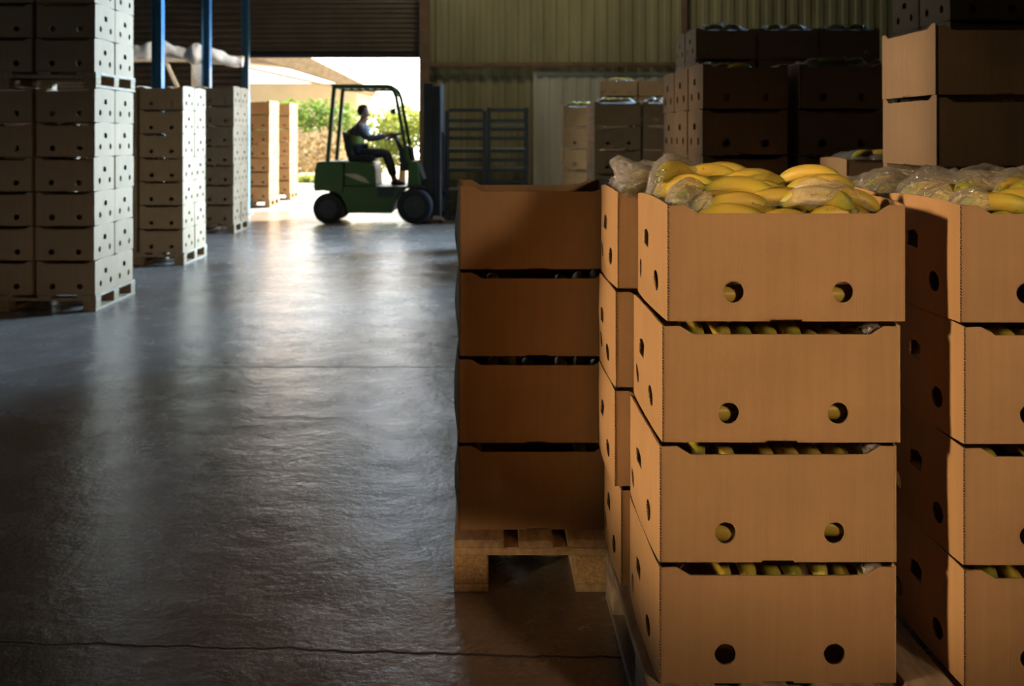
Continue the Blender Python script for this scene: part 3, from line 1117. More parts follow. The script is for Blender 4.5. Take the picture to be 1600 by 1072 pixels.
def skinned(name, chains, mat, parent, subs=2, smooth=True, loops=None):
    """chains: list of lists of (Vector, rx, ry); a chain may start with an int = index of the vertex it branches from"""
    vs, es, rad = [], [], []
    for ch in chains:
        prev = None
        for it in ch:
            if isinstance(it, int):
                prev = it
                continue
            vs.append(tuple(it[0]))
            rad.append((it[1], it[2] if len(it) > 2 else it[1]))
            if prev is not None:
                es.append((prev, len(vs) - 1))
            prev = len(vs) - 1
    me = bpy.data.meshes.new(name)
    me.from_pydata(vs, es, [])
    me.materials.append(mat)
    o = link(name, me, parent)
    sk = o.modifiers.new('skin', 'SKIN')
    sk.use_smooth_shade = smooth
    sk.branch_smoothing = 0.6
    lay = me.skin_vertices[0].data
    for i, r in enumerate(rad):
        lay[i].radius = r
        lay[i].use_root = False
    start = 0
    roots = set()
    k = 0
    for ch in chains:
        if not isinstance(ch[0], int):
            roots.add(k)
        k += sum(1 for it in ch if not isinstance(it, int))
    for i in roots:
        lay[i].use_root = True
    sb = o.modifiers.new('sub', 'SUBSURF')
    sb.levels = subs
    sb.render_levels = subs
    return o


def arm_pts(s):
    return [pp(563, 200, s * 0.17), pp(570, 210, s * 0.21), pp(578, 217.5, s * 0.22), pp(593, 214.5, s * 0.18), pp(606, 211.5, s * 0.14)]


# continuous body: pelvis(0) spine chest neck head, arms, legs
body = [[(pp(555, 240), 0.125, 0.15), (pp(554, 226), 0.120, 0.14), (pp(556.5, 210), 0.125, 0.155), (pp(560.5, 199), 0.10, 0.13), (pp(566.3, 191.8), 0.074, 0.066), (pp(568.3, 185.5), 0.080, 0.070),
         (pp(569.6, 179), 0.100, 0.080), (pp(569.0, 172), 0.106, 0.084), (pp(568.2, 167.4), 0.078, 0.064), (pp(568.2, 165.4), 0.05, 0.045)]]
for s in (-1, 1):
    a = arm_pts(s)
    body.append([3, (a[0], 0.058), (a[1], 0.046), (a[2], 0.040), (a[3], 0.036), (a[4], 0.026), (pp(612, 209.5, s * 0.135), 0.028, 0.034), (pp(616.5, 208.5, s * 0.13), 0.022, 0.034)])
for s in (-1, 1):
    body.append([0, (pp(566, 241, s * 0.10), 0.085), (pp(585, 239, s * 0.12), 0.075), (pp(603, 238.5, s * 0.13), 0.058), (pp(609, 255, s * 0.13), 0.052), (pp(614, 272, s * 0.12), 0.038),
                 (pp(616.5, 282, s * 0.12), 0.036), (pp(629, 288, s * 0.12), 0.032, 0.04)])
# face: nose, brow and ears are short branches from the head; fingers close round the wheel rim
body.append([6, (pp(577.5, 178.8), 0.018, 0.014), (pp(579.5, 180), 0.011, 0.010)])
body.append([5, (pp(574, 186.2), 0.030, 0.026), (pp(577, 185.6), 0.018, 0.02)])
for s in (-1, 1):
    body.append([(pp(567.2, 178.5, s * 0.066), 0.014, 0.010), (pp(567.0, 181, s * 0.078), 0.012, 0.008), (pp(567.5, 183.2, s * 0.072), 0.008, 0.006)])
    for k in range(4):
        off = s * (0.105 + 0.016 * k)
        L = (0.9, 1.05, 1.0, 0.8)[k]
        body.append([(pp(616, 208.6, off), 0.010), (pp(616 + 3.6 * L, 207.6, off), 0.0095), (pp(616 + 5.6 * L, 210.2, off - s * 0.004), 0.009), (pp(616 + 3.6 * L, 212.6, off - s * 0.004), 0.008)])
    body.append([(pp(612.5, 210, s * 0.105), 0.011), (pp(615.5, 211.5, s * 0.088), 0.0105), (pp(618.5, 212.8, s * 0.086), 0.009)])
skinned('body', body, M['skin'], pr)
# eyes
for s in (-1, 1):
    m = MB()
    c = pp(576.2, 176.6, s * 0.028)
    m.lathe_y([(0.001, -0.008), (0.008, -0.005), (0.010, 0), (0.008, 0.005), (0.001, 0.008)], c, n=10)
    m.build('eye', M['black'], pr, smooth=True)
m = MB()
hc = pp(567.6, 173.2)
vs, fs = [], []
for a in range(13):
    for b in range(20):
        th, ph = math.pi * a / 12, 2 * math.pi * b / 20
        d = Vector((math.sin(th) * math.cos(ph), math.sin(th) * math.sin(ph), math.cos(th)))
        f = 1.0 if d.x * 0.9 - d.z * 0.75 < 0.12 else 0.78
        vs.append(hc + Vector((d.x * 0.098, d.y * 0.084, d.z * 0.102)) * f)
for a in range(12):
    for b in range(20):
        fs.append((a * 20 + b, (a + 1) * 20 + b, (a + 1) * 20 + (b + 1) % 20, a * 20 + (b + 1) % 20))
m.add(vs, fs)
m.build('hair', M['hair'], pr, smooth=True)
tops = [[(pp(554.5, 238), 0.145, 0.165), (pp(553.5, 226), 0.140, 0.155), (pp(556, 210), 0.142, 0.17), (pp(560, 199.5), 0.115, 0.145), (pp(565, 193.5), 0.068, 0.066)]]
for s in (-1, 1):
    a = arm_pts(s)
    tops.append([3, (a[0], 0.082), (a[1], 0.060), (a[2], 0.052), (a[3], 0.046), (pp(603, 212, s * 0.145), 0.040)])
skinned('shirt', tops, M['shirt'], pr)
skinned('vest', [[(pp(554, 236.5), 0.152, 0.178), (pp(553, 226), 0.149, 0.168), (pp(555, 212), 0.150, 0.178), (pp(558.5, 202.5), 0.128, 0.155)]], M['vest'], pr)
skinned('vest_stripe', [[(pp(553.4, 228), 0.158, 0.180), (pp(553.4, 225), 0.158, 0.180)]], M['stripe'], pr, subs=1)
skinned('shirt_front', [[(pp(567, 193), 0.054, 0.062), (pp(570, 200), 0.062, 0.075), (pp(571.5, 208), 0.058, 0.08), (pp(570.5, 220), 0.04, 0.07)]], M['collar'], pr)
legs = []
legs.append([(pp(556, 241.5), 0.125, 0.165)])
for s in (-1, 1):
    legs.append([0, (pp(566, 241.5, s * 0.10), 0.100), (pp(585, 239.5, s * 0.12), 0.090), (pp(603, 239, s * 0.13), 0.072), (pp(609.5, 256, s * 0.13), 0.066), (pp(615, 276, s * 0.12), 0.056)])
skinned('trousers', legs, M['trousers'], pr)
for s in (-1, 1):
    skinned('shoe', [[(pp(614, 281, s * 0.12), 0.050, 0.05), (pp(616, 286.5, s * 0.12), 0.042, 0.046), (pp(626, 288.3, s * 0.12), 0.038, 0.048), (pp(633, 289, s * 0.12), 0.026, 0.04)]], M['shoe'], pr)

# ------------------------------------------------------------------ bananas
BR, BA, BRAD = 0.114, 0.74, 0.0208


def banana_spine(n=9):
    out = []
    for i in range(n):
        t = -1 + 2 * i / (n - 1)
        a = t * BA
        out.append((t, BR * math.sin(a), BR * (math.cos(a) - 1)))
    return out


def banana_mesh():
    m = MB()
    n = 12
    rings = []
    K = 21
    for i in range(K):
        t = -1 + 2 * i / (K - 1)
        a = t * BA
        c = Vector((BR * math.sin(a), 0, BR * (math.cos(a) - 1)))
        r = BRAD * (1 - 0.62 * abs(t) ** 5) * (1.0 if t < 0.82 else 1.0 - 2.4 * (t - 0.82))
        nz = Vector((math.sin(a), 0, math.cos(a)))
        ring = []
        for j in range(n):
            b = 2 * math.pi * j / n
            rr = r * (1 + 0.045 * math.cos(5 * b))
            ring.append(c + Vector((0, 1, 0)) * (rr * math.cos(b)) + nz * (rr * math.sin(b)))
        rings.append(ring)
    fs = []
    for i in range(K - 1):
        for j in range(n):
            fs.append((i * n + j, (i + 1) * n + j, (i + 1) * n + (j + 1) % n, i * n + (j + 1) % n))
    fs += [tuple(range(n)), tuple((K - 1) * n + j for j in range(n - 1, -1, -1))]
    m.add([v for r in rings for v in r], fs)
    return m.mesh('banana', M['banana'], smooth=True)


def stem_mesh():
    m = MB()
    pts, rad = [], []
    for i in range(4):
        t = 0.99 + 0.045 * i
        a = t * BA
        pts.append((BR * math.sin(a), 0, BR * (math.cos(a) - 1)))
        rad.append(0.0075 + 0.001 * (i == 3))
    m.tube(pts, rad, 7)
    return m.mesh('stem', M['stem'], smooth=True)


BAN, STEM = banana_mesh(), stem_mesh()


def put_banana(loc, rot, label, group, stem=True, scale=1.0):
    o = link('banana', BAN)
    o.matrix_world = Matrix.Translation(loc) @ rot.to_4x4() @ Matrix.Scale(scale, 4)
    tag(o, label, 'banana', group)
    if stem:
        link('stem', STEM, o)
    return o


def relax(items, bounds, ground, iters=160, grav=0.0006):
    """items: list of (Vector loc, Matrix rot). spheres along each banana are pushed apart; ground(x,y)->z"""
    sp = np.array([[x, 0, z] for _, x, z in banana_spine(7)])
    rad = np.array([0.011, 0.0185, 0.0208, 0.0212, 0.0208, 0.0185, 0.010])
    N = len(items)
    P = np.array([list(l) for l, _ in items])
    Q = np.stack([np.array(r.to_3x3()) for _, r in items])
    S = np.einsum('nij,kj->nki', Q, sp)
    rr = np.tile(rad, N)
    own = np.repeat(np.arange(N), 7)
    x0, x1, y0, y1 = bounds
    for it in range(iters):
        C = (P[:, None, :] + S).reshape(-1, 3)
        D = C[:, None, :] - C[None, :, :]
        d = np.sqrt((D ** 2).sum(-1)) + 1e-9
        pen = rr[:, None] + rr[None, :] + 0.0006 - d
        pen[own[:, None] == own[None, :]] = 0
        pen = np.clip(pen, 0, None)
        push = (D / d[..., None]) * pen[..., None]
        cnt = (pen > 0).sum(1)
        tot = push.sum(1).reshape(N, 7, 3).sum(1)
        c2 = np.maximum(cnt.reshape(N, 7).sum(1), 1)
        P += tot / c2[:, None] * 0.6
        P[:, 2] -= grav * (1 if it < iters * 0.7 else 0)
        C = P[:, None, :] + S
        for i in range(N):
            g = max(ground(C[i, k, 0], C[i, k, 1]) + rad[k] - C[i, k, 2] for k in range(7))
            if g > 0:
                P[i, 2] += g
            lo = (C[i, :, :2] - rad[:, None]).min(0)
            hi = (C[i, :, :2] + rad[:, None]).max(0)
            P[i, 0] += max(0, x0 - lo[0]) - max(0, hi[0] - x1)
            P[i, 1] += max(0, y0 - lo[1]) - max(0, hi[1] - y1)
    C = (P[:, None, :] + S).reshape(-1, 3)
    return [Vector(p) for p in P], C, rr


def rotm(yaw, roll, pitch=0.0):
    return (Matrix.Rotation(yaw, 3, 'Z') @ Matrix.Rotation(pitch, 3, 'Y') @ Matrix.Rotation(roll, 3, 'X'))


def heap(x0, x1, y0, y1, zrim, h0, h1, nx, ny, seed, label, group, yawc=0.0, yawv=0.3, sag=0.03):
    """bananas laid in rows on a mound that rises from h0 at the front rim to h1 at the back"""
    rnd = random.Random(seed)
    items = []

    def ground(x, y):
        u = (x - x0) / (x1 - x0) * 2 - 1
        v = min(max((y - y0) / (y1 - y0), 0), 1)
        return zrim + h0 + (h1 - h0) * math.sin(v * math.pi / 2) - sag * abs(u) ** 3.5 - 0.11

    for j in range(ny):
        for i in range(nx):
            x = x0 + (i + 0.5 + rnd.uniform(-0.15, 0.15) + (0.22 if j % 2 else -0.22)) / nx * (x1 - x0)
            y = y0 + 0.028 + (j + rnd.uniform(-0.15, 0.15)) / max(1, ny - 1) * (y1 - y0 - 0.056)
            x = min(max(x, x0 + 0.068), x1 - 0.068)
            rot = rotm(yawc + rnd.gauss(0, yawv) + (math.pi if rnd.random() < 0.5 else 0), rnd.gauss(-0.15, 0.3), rnd.gauss(0, 0.10))
            items.append((Vector((x, y, ground(x, y) + 0.11 - BRAD + rnd.uniform(-0.010, 0.006))), rot))
    locs, C, rr = relax(items, (x0, x1, y0, y1), ground, iters=26, grav=0.0012)
    for l, (_, rot) in zip(locs, items):
        put_banana(l, rot, label, group)
    return C, rr, ground


def liner(x0, x1, y0, y1, ground, name_label):
    """the bag lining under a heap: a shallow pillow of film"""
    n = 14
    m = MB()
    vs = [(x0 + (x1 - x0) * i / n, y0 + (y1 - y0) * j / n, ground(x0 + (x1 - x0) * i / n, y0 + (y1 - y0) * j / n) - 0.002 - (0.03 if i in (0, n) or j in (0, n) else 0)) for j in range(n + 1) for i in range(n + 1)]
    fs = [(j * (n + 1) + i, j * (n + 1) + i + 1, (j + 1) * (n + 1) + i + 1, (j + 1) * (n + 1) + i) for j in range(n) for i in range(n)]
    m.add(vs, fs)
    return m


def drape(xa, xb, ya, yb, C, rr, base, off, amp, seed, nx=40, ny=40, mask=None, edge_drop=0.0):
    """film over the heap: local max of banana tops, smoothed, with crumples"""
    gx = np.linspace(xa, xb, nx)
    gy = np.linspace(ya, yb, ny)
    Z = np.full((ny, nx), -9.0)
    GX, GY = np.meshgrid(gx, gy)
    Z = np.array([[base(x, y) for x in gx] for y in gy])
    for (cx, cy, cz), r in zip(C, rr):
        R2 = (r + 0.012) ** 2 - ((GX - cx) ** 2 + (GY - cy) ** 2)
        Z = np.where(R2 > 0, np.maximum(Z, cz + np.sqrt(np.maximum(R2, 0)) * 0.9), Z)
    for _ in range(3):
        Zp = np.pad(Z, 1, mode='edge')
        sm = (Zp[:-2, 1:-1] + Zp[2:, 1:-1] + Zp[1:-1, :-2] + Zp[1:-1, 2:]) / 4
        Z = np.maximum(Z, 0.5 * Z + 0.5 * sm)
    m = MB()
    vs = []
    for j in range(ny):
        for i in range(nx):
            p = Vector((gx[i] * 16 + seed, gy[j] * 16, seed))
            a = abs(mnoise.noise(p)) + 0.5 * abs(mnoise.noise(p * 2.3))
            vs.append((gx[i], gy[j], Z[j, i] + off + amp * a))
    keep = set()
    fs = []
    for j in range(ny - 1):
        for i in range(nx - 1):
            if mask is None or mask(gx[i], gy[j]):
                fs.append((j * nx + i, j * nx + i + 1, (j + 1) * nx + i + 1, (j + 1) * nx + i))
    used = sorted({k for f in fs for k in f})
    remap = {k: q for q, k in enumerate(used)}
    m.add([vs[k] for k in used], [tuple(remap[k] for k in f) for f in fs])
    return m


# ------------------------------------------------------------------ the near stacks
N1Y, N1X = 2.035, 0.376
NP = 0.15
pallet(0.345, 1.52, 1.2, 1.2, 'weathered wooden pallet under the foremost box stacks', h=NP, nb=7, wood='oldwood', block='oldwood')
GN = 'boxes of the foremost stacks'
KN = dict(w=0.503, d=0.40, h=PITCH, seed=5.0, bl=0.003, bs=0.013)
stack(N1X, N1Y, NP, 4, 'of the foremost stack', 'boxes of the foremost stack', 'N', True,
      leans=[(-0.004, 0.0), (-0.003, 0.002), (0.002, -0.001), (0.013, 0.0)], **KN)
KB = dict(w=0.503, d=0.335, h=PITCH, seed=11.0, bl=0.003, bs=0.012)
stack(0.342, 2.478, NP, 4, 'of stack tucked right behind the foremost stack', 'boxes tucked behind the foremost stack', 'B', True,
      leans=[(0.012, 0), (-0.004, 0.002), (-0.002, 0), (0.003, 0.0)], **KB)
K2 = dict(w=0.503, d=0.40, h=PITCH, seed=17.0, bl=0.004, bs=0.012)
stack(1.007, 2.022, NP, 4, 'of the stack cut off by the photo edge', 'boxes of the stack cut off by the photo edge', 'Q', True,
      leans=[(0.004, 0), (0.004, 0.002), (0.004, 0), (-0.004, 0.0)], **K2)
stack(1.004, 2.46, NP, 4, 'of stack hidden behind the photo-edge stack', 'boxes behind the photo-edge stack', 'Q', True, **K2)

# the plain stack on its own pallet beside the aisle
MY = 2.757
pallet(X_at(709, MY), MY, 0.80, 1.2, 'wooden pallet with chip blocks under the plain stack beside the aisle', h=NP)
KM = dict(w=0.462, d=0.40, h=PITCH, front_holes=False, seed=23.0, bl=0.003, bs=0.016)
stack(-0.072, 2.832, NP, 4, 'of the plain stack standing beside the open aisle', 'boxes of the plain stack beside the aisle', 'M', True,
      leans=[(-0.002, 0), (-0.003, 0), (0.0, 0), (0.0, 0.0)], **KM)

TOPZ = NP + 4 * PITCH
lab = 'ripe yellow banana heaped in the open top box of the foremost stack'
C1, r1, g1 = heap(N1X + 0.030, N1X + 0.500, N1Y + 0.014, N1Y + 0.385, TOPZ, 0.016, 0.050, 5, 9, 5, lab, 'bananas heaped in the foremost open box', yawv=0.5)
lab = 'ripe yellow banana in the open box right behind the foremost heap'
C2, r2, g2 = heap(0.342 + 0.025, 0.342 + 0.49, 2.49, 2.80, TOPZ, 0.046, 0.050, 5, 7, 9, lab, 'bananas in the box behind the foremost heap', yawv=0.35)
lab = 'yellow green banana in the open box at the photo edge'
C3, r3, g3 = heap(1.007 + 0.02, 1.007 + 0.485, 2.035, 2.41, TOPZ, 0.022, 0.040, 5, 8, 14, lab, 'bananas in the open box at the photo edge', yawc=0.1, yawv=0.35, sag=0.045)
lab = 'yellow banana under film in the box behind the photo-edge box'
C4, r4, g4 = heap(1.004 + 0.02, 1.004 + 0.485, 2.475, 2.85, TOPZ, 0.034, 0.036, 4, 6, 21, lab, 'bananas behind the photo-edge box', yawv=0.4)
for (x0, x1, y0, y1, g, lb) in ((N1X + 0.035, N1X + 0.49, N1Y + 0.02, N1Y + 0.38, g1, 'clear bag lining under the bananas of the foremost open box'),
                                (0.365, 0.825, 2.50, 2.79, g2, 'clear bag lining under bananas just behind the foremost box'),
                                (1.03, 1.48, 2.045, 2.40, g3, 'clear bag lining under bananas of the photo-edge box'),
                                (1.03, 1.48, 2.49, 2.84, g4, 'clear bag lining under bananas behind the photo-edge box')):
    o = liner(x0, x1, y0, y1, g, lb).build('bag_liner', M['filmfar'], smooth=True)
    tag(o, lb, 'plastic bag', 'bag liners under the bananas')


def tag_film(o, label):
    so = o.modifiers.new('solid', 'SOLIDIFY')
    so.thickness = 0.0006
    return tag(o, label, 'plastic film', 'sheets of clear film over the bananas')


# film pulled back to one side and along the front rim of the foremost heap
def mk1(x, y):
    u = (x - N1X) / 0.5
    v = (y - N1Y) / 0.4
    return u < 0.20 + 0.12 * math.sin(v * 7 + 1) - 0.10 * (v < 0.25) or (u > 0.36 and v < 0.01 + 0.13 * math.sin(math.pi * min(1, (u - 0.36) / 0.62)))


m = drape(N1X + 0.012, N1X + 0.488, N1Y + 0.012, N1Y + 0.39, C1, r1, lambda x, y: g1(x, y) + 0.075, 0.004, 0.012, 3.1, 60, 50, mk1)
tag_film(m.build('plastic_film', M['film'], smooth=True), 'clear crumpled film pulled aside on the foremost banana heap')
m = drape(0.355, 0.60, 2.485, 2.80, C2, r2, lambda x, y: g2(x, y) + 0.075, 0.004, 0.018, 7.7, 44, 40, lambda x, y: x < 0.47 + 0.04 * math.sin(y * 40))
tag_film(m.build('plastic_film', M['film'], smooth=True), 'crumpled film over corner of the box tucked behind the foremost')


def mk3(x, y):
    u = (x - 1.007) / 0.5
    v = (y - 2.02) / 0.4
    return v > 0.42 + 0.28 * u + 0.06 * math.sin(u * 14) or u < 0.12


m = drape(1.018, 1.498, 2.035, 2.41, C3, r3, lambda x, y: g3(x, y) + 0.075, 0.004, 0.013, 12.3, 60, 50, mk3)
tag_film(m.build('plastic_film', M['film'], smooth=True), 'crumpled film half covering bananas of the photo-edge box')
m = drape(1.012, 1.498, 2.47, 2.85, C4, r4, lambda x, y: g4(x, y) + 0.075, 0.004, 0.016, 15.3, 60, 50, lambda x, y: x < 1.38)
tag_film(m.build('plastic_film', M['film'], smooth=True), 'crumpled film over the box behind the photo-edge box')
# standing crumpled bag mouth at the back corner
m = MB()
nu, nv = 26, 14
cx, cy = 0.395, 2.50
vs = []
for j in range(nv):
    t = j / (nv - 1)
    for i in range(nu):
        a = 2 * math.pi * i / nu
        rx = 0.028 + 0.030 * math.sin(t * math.pi * 0.85) + 0.010 * t
        ry = 0.030 + 0.035 * math.sin(t * math.pi * 0.8)
        nz = mnoise.noise(Vector((math.cos(a) * 1.6, math.sin(a) * 1.6, t * 3.0)))
        vs.append((cx + (rx * math.cos(a)) * (1 + 0.4 * nz) + 0.018 * t - 0.012 * t * t, cy + ry * math.sin(a) * (1 + 0.4 * nz),
                   1.150 + 0.088 * t * (1 - 0.28 * math.cos(a)) + 0.008 * nz))
fs = [(j * nu + i, j * nu + (i + 1) % nu, (j + 1) * nu + (i + 1) % nu, (j + 1) * nu + i) for j in range(nv - 1) for i in range(nu)]
vs.append((cx + 0.005, cy, 1.150 + 0.084))
fs += [((nv - 1) * nu + i, (nv - 1) * nu + (i + 1) % nu, len(vs) - 1) for i in range(nu)]
m.add(vs, fs)
tag_film(m.build('plastic_film', M['film'], smooth=True), 'puffed up clear bag mouth standing at the corner beside plain stack')

# banana rows that show through the slots of the lower boxes


def sliver_row(x0, w, y, z0, n, seed, label, group, zlo=0.196, zhi=0.224, skip=0.2, side=False, scale=0.92):
    rnd = random.Random(seed)
    step = (w - 0.09) / max(1, n - 1)
    for i in range(n):
        if rnd.random() < skip:
            continue
        x = x0 + 0.045 + i * step + rnd.uniform(-0.004, 0.004)
        z = z0 + rnd.uniform(zlo, zhi)
        rot = rotm(math.pi / 2 + rnd.gauss(0, 0.05), rnd.gauss(0, 0.10))
        put_banana(Vector((x, y + 0.105 + rnd.uniform(-0.006, 0.006), z)), rot, label, group, stem=False, scale=scale)


def crate_fill(x0, w, y0, d, z0, label, group=None):
    """film cushion that fills a closed box up to below the fruit"""
    m = MB()
    n = 10
    def gz(i, j): return 0.178 + 0.012 * mnoise.noise(Vector((i * 0.6, j * 0.6, z0 * 9)))
    vs = [(x0 + 0.012 + (w - 0.024) * i / n, y0 + 0.014 + (d - 0.028) * j / n, z0 + gz(i, j)) for j in range(n + 1) for i in range(n + 1)]
    fs = [(j * (n + 1) + i, j * (n + 1) + i + 1, (j + 1) * (n + 1) + i + 1, (j + 1) * (n + 1) + i) for j in range(n) for i in range(n)]
    m.add(vs, fs)
    return m


LN = ['bottom box', 'third box from top', 'second box from top']
for i in range(3):
    z0 = NP + i * PITCH
    sliver_row(N1X, 0.503, N1Y + 0.012, z0, 9, 31 + i, f"yellow banana seen through the slot over {LN[i]} of foremost stack", f"bananas in the {LN[i]} of the foremost stack", skip=0.12)
    sliver_row(N1X, 0.503, N1Y + 0.20, z0, 9, 61 + i, f"yellow banana deeper inside the {LN[i]} of the foremost stack", f"deeper bananas in the {LN[i]} of the foremost stack", skip=0.35)
    sliver_row(1.007, 0.503, 2.034, z0, 9, 41 + i, f"green yellow banana in slot over {LN[i]} of photo-edge stack", f"bananas in the {LN[i]} of the photo-edge stack", skip=0.15)
    sliver_row(0.342, 0.25, 2.495, z0, 4, 51 + i, f"green banana in slot over {LN[i]} of the tucked-behind stack", f"bananas in the {LN[i]} of the tucked-behind stack", skip=0.1)
    if i < 2 or True:
        sliver_row(-0.072, 0.462, 2.846, z0, 8, 71 + i, f"banana in the dark slot over {LN[i]} of the plain aisle stack", f"bananas in the {LN[i]} of the plain stack", skip=0.3)
    for hx in ((0.27, 0.73) if i > 0 else ()):
        put_banana(Vector((N1X + 0.503 * hx + R.uniform(-0.015, 0.015), N1Y + 0.036, z0 + 0.052 + R.uniform(0, 0.012))), rotm(R.uniform(-0.1, 0.1), 1.45),
                   f"banana behind round hole in {LN[i]} of foremost stack", f"bananas behind the holes in the {LN[i]} of the foremost stack", stem=False)
    # shiny scraps of bag peeping at the end of the slot
    m = MB()
    nn = 8
    vs = []
    for a in range(nn + 1):
        for b in range(nn + 1):
            u, v = a / nn, b / nn
            q = mnoise.noise(Vector((u * 4 + i * 5, v * 4, 2.0)))
            vs.append((N1X + 0.435 + 0.055 * u, N1Y + 0.012 + 0.05 * v + 0.008 * q, z0 + 0.205 + 0.045 * math.sin(math.pi * min(1, u * 0.6 + 0.25)) * math.sin(math.pi * (0.2 + 0.6 * v)) + 0.006 * q))
    fs = [(a * (nn + 1) + b, a * (nn + 1) + b + 1, (a + 1) * (nn + 1) + b + 1, (a + 1) * (nn + 1) + b) for a in range(nn) for b in range(nn)]
    m.add(vs, fs)
    tag_film(m.build('plastic_film', M['filmfar'], smooth=True), f"shiny scrap of bag film at slot end over {LN[i]} of foremost stack")

for hx in (0.27, 0.73):
    put_banana(Vector((N1X + 0.503 * hx + 0.01, N1Y + 0.038, NP + 3 * PITCH + 0.05)), rotm(0.08, 1.45),
               'banana behind round hole in the topmost box of foremost stack', 'bananas behind the holes in the topmost box of the foremost stack', stem=False)

# ------------------------------------------------------------------ stacks in the shade beyond
KF = dict(w=0.487, d=0.39, h=PITCH, seed=29.0, step=0.12, bs=0.005, bl=0.002)


def block_of(x, Y, cols, rows, n, pitch, name, z0=0.15, key='F', rowcols=None, kw=KF):
    W, D = kw['w'] + 0.020, kw['d'] + 0.014
    pallet(x, Y, cols * W, rows * D, f"wooden pallet under {name}", h=z0)
    cn = ['first column', 'second column', 'third column']
    rn = ['front row', 'second row', 'third row']
    for c in range(cols):
        for r in range(rows):
            if c > 0 and r > 0:
                continue
            stack(x + c * W + 0.010, Y + r * D + 0.004, z0, n, (f"{cn[c]} of {name}" if cols > 1 and r == 0 else f"{rn[r]} of {name}" if rows > 1 else f"of {name}"), f"boxes of {name}", key, pitch=pitch, **kw)


def cap_film(x, Y, w, d, z, seed, label, nb=5, blabel=None, bgroup=None):
    """a low hump of cloudy film with bananas over the top boxes"""
    rnd = random.Random(seed)
    m = MB()
    nx, ny = 30, 16
    vs = []
    for j in range(ny):
        for i in range(nx):
            u, v = i / (nx - 1), j / (ny - 1)
            a = abs(mnoise.noise(Vector((u * w * 11 + seed, v * d * 11, seed)))) + 0.5 * abs(mnoise.noise(Vector((u * w * 26, v * d * 26, seed))))
            e = min(1, 6 * min(u, 1 - u)) * min(1, 5 * min(v, 1 - v))
            vs.append((x + 0.024 + (w - 0.044) * u, Y + 0.024 + (d - 0.048) * v, z - 0.02 + e * (0.025 + 0.05 * a)))
    fs = [(j * nx + i, j * nx + i + 1, (j + 1) * nx + i + 1, (j + 1) * nx + i) for j in range(ny - 1) for i in range(nx - 1)]
    m.add(vs, fs)
    tag_film(m.build('plastic_film', M['filmfar'], smooth=True), label)
    for i in range(nb):
        put_banana(Vector((x + 0.10 + (w - 0.2) * (i + 0.5) / nb, Y + 0.07 + rnd.uniform(0, 0.04), z + 0.012)), rotm(rnd.uniform(-0.3, 0.3), rnd.gauss(0, 0.2)), blabel, bgroup, stem=False)


block_of(X_at(928, 10.2), 10.2, 2, 2, 6, PITCH, 'load nearest the grey door')
block_of(X_at(879, 11.4), 11.4, 1, 1, 6, PITCH, 'lone column by the grey door')
block_of(X_at(946, 15.0), 15.0, 2, 2, 8, PITCH, 'tall load by the back wall')
block_of(X_at(1095, 5.5), 5.5, 1, 3, 6, 0.264, 'big shaded stack')
block_of(X_at(1247, 5.5), 5.5, 1, 2, 6, 0.264, 'stack past the dark gap')
block_of(X_at(1085, 7.8), 7.8, 3, 2, 8, PITCH, 'taller load behind shaded stacks')
KC = dict(w=0.503, d=0.47, h=PITCH, front_holes=False, side_holes=False, seed=37.0, step=0.06, bs=0.006, notch_side=True)
pallet(1.64, 3.45, 1.04, 1.0, 'wooden pallet under the tall plain stack', h=0.15)
stack(1.648, 3.5, 0.15, 6, 'of the tall plain stack in the corner', 'boxes of the tall plain stack', 'C', True, pitch=0.2625, **KC)
stack(1.648 + 0.528, 3.5, 0.15, 6, 'in outer column of the tall plain stack', 'boxes of the tall plain stack outer column', 'C', True, pitch=0.2625, **KC)
block_of(2.71, 5.6, 1, 2, 9, 0.263, 'highest load behind corner stack')
block_of(X_at(1320, 4.87), 4.87, 1, 1, 4, 0.2625, 'low stack amid shaded stacks')
cap_film(X_at(928, 10.2), 10.2, 0.5, 0.4, 0.15 + 6 * PITCH, 1, 'cloudy film over top box of shaded load nearest the grey door', 4, 'yellow banana on the shaded load nearest the grey door', 'bananas on the shaded load nearest the grey door')
cap_film(X_at(928, 10.2) + 0.51, 10.2, 0.5, 0.4, 0.15 + 6 * PITCH, 2, 'cloudy film over second column of load near the grey door', 4, 'yellow banana on second column of load near the grey door', 'bananas on second column of load near the grey door')
cap_film(X_at(879, 11.4), 11.4, 0.5, 0.4, 0.15 + 6 * PITCH, 3, 'cloudy film on the lone column before the grey door', 4, 'yellow banana on the lone column before the grey door', 'bananas on the lone column')
cap_film(X_at(946, 15.0), 15.0, 0.5, 0.4, 0.15 + 8 * PITCH, 4, 'cloudy film over tall load close to the back wall', 4, 'banana on the tall load close to the back wall', 'bananas on the tall load at the wall')
cap_film(X_at(1095, 5.5), 5.5 + 0.405, 0.5, 0.4, 0.15 + 6 * 0.264, 5, 'cloudy film over rear boxes of the big shaded stack', 3, 'banana on rear of the big shaded stack', 'bananas on the big shaded stack')
cap_film(X_at(1247, 5.5), 5.5, 0.5, 0.4, 0.15 + 6 * 0.264, 6, 'cloudy film on the shaded stack past the dark gap', 4, 'banana on shaded stack past the dark gap', 'bananas on the stack past the gap')
for q, wd in enumerate(('first', 'second', 'third')):
    cap_film(X_at(1085, 7.8) + q * 0.507, 7.8, 0.5, 0.4, 0.15 + 8 * PITCH, 7 + q, f'cloudy film over {wd} column of taller load behind shaded stacks', 2, f'banana on {wd} column of taller load behind shaded stacks', f'bananas on {wd} column of the taller load')
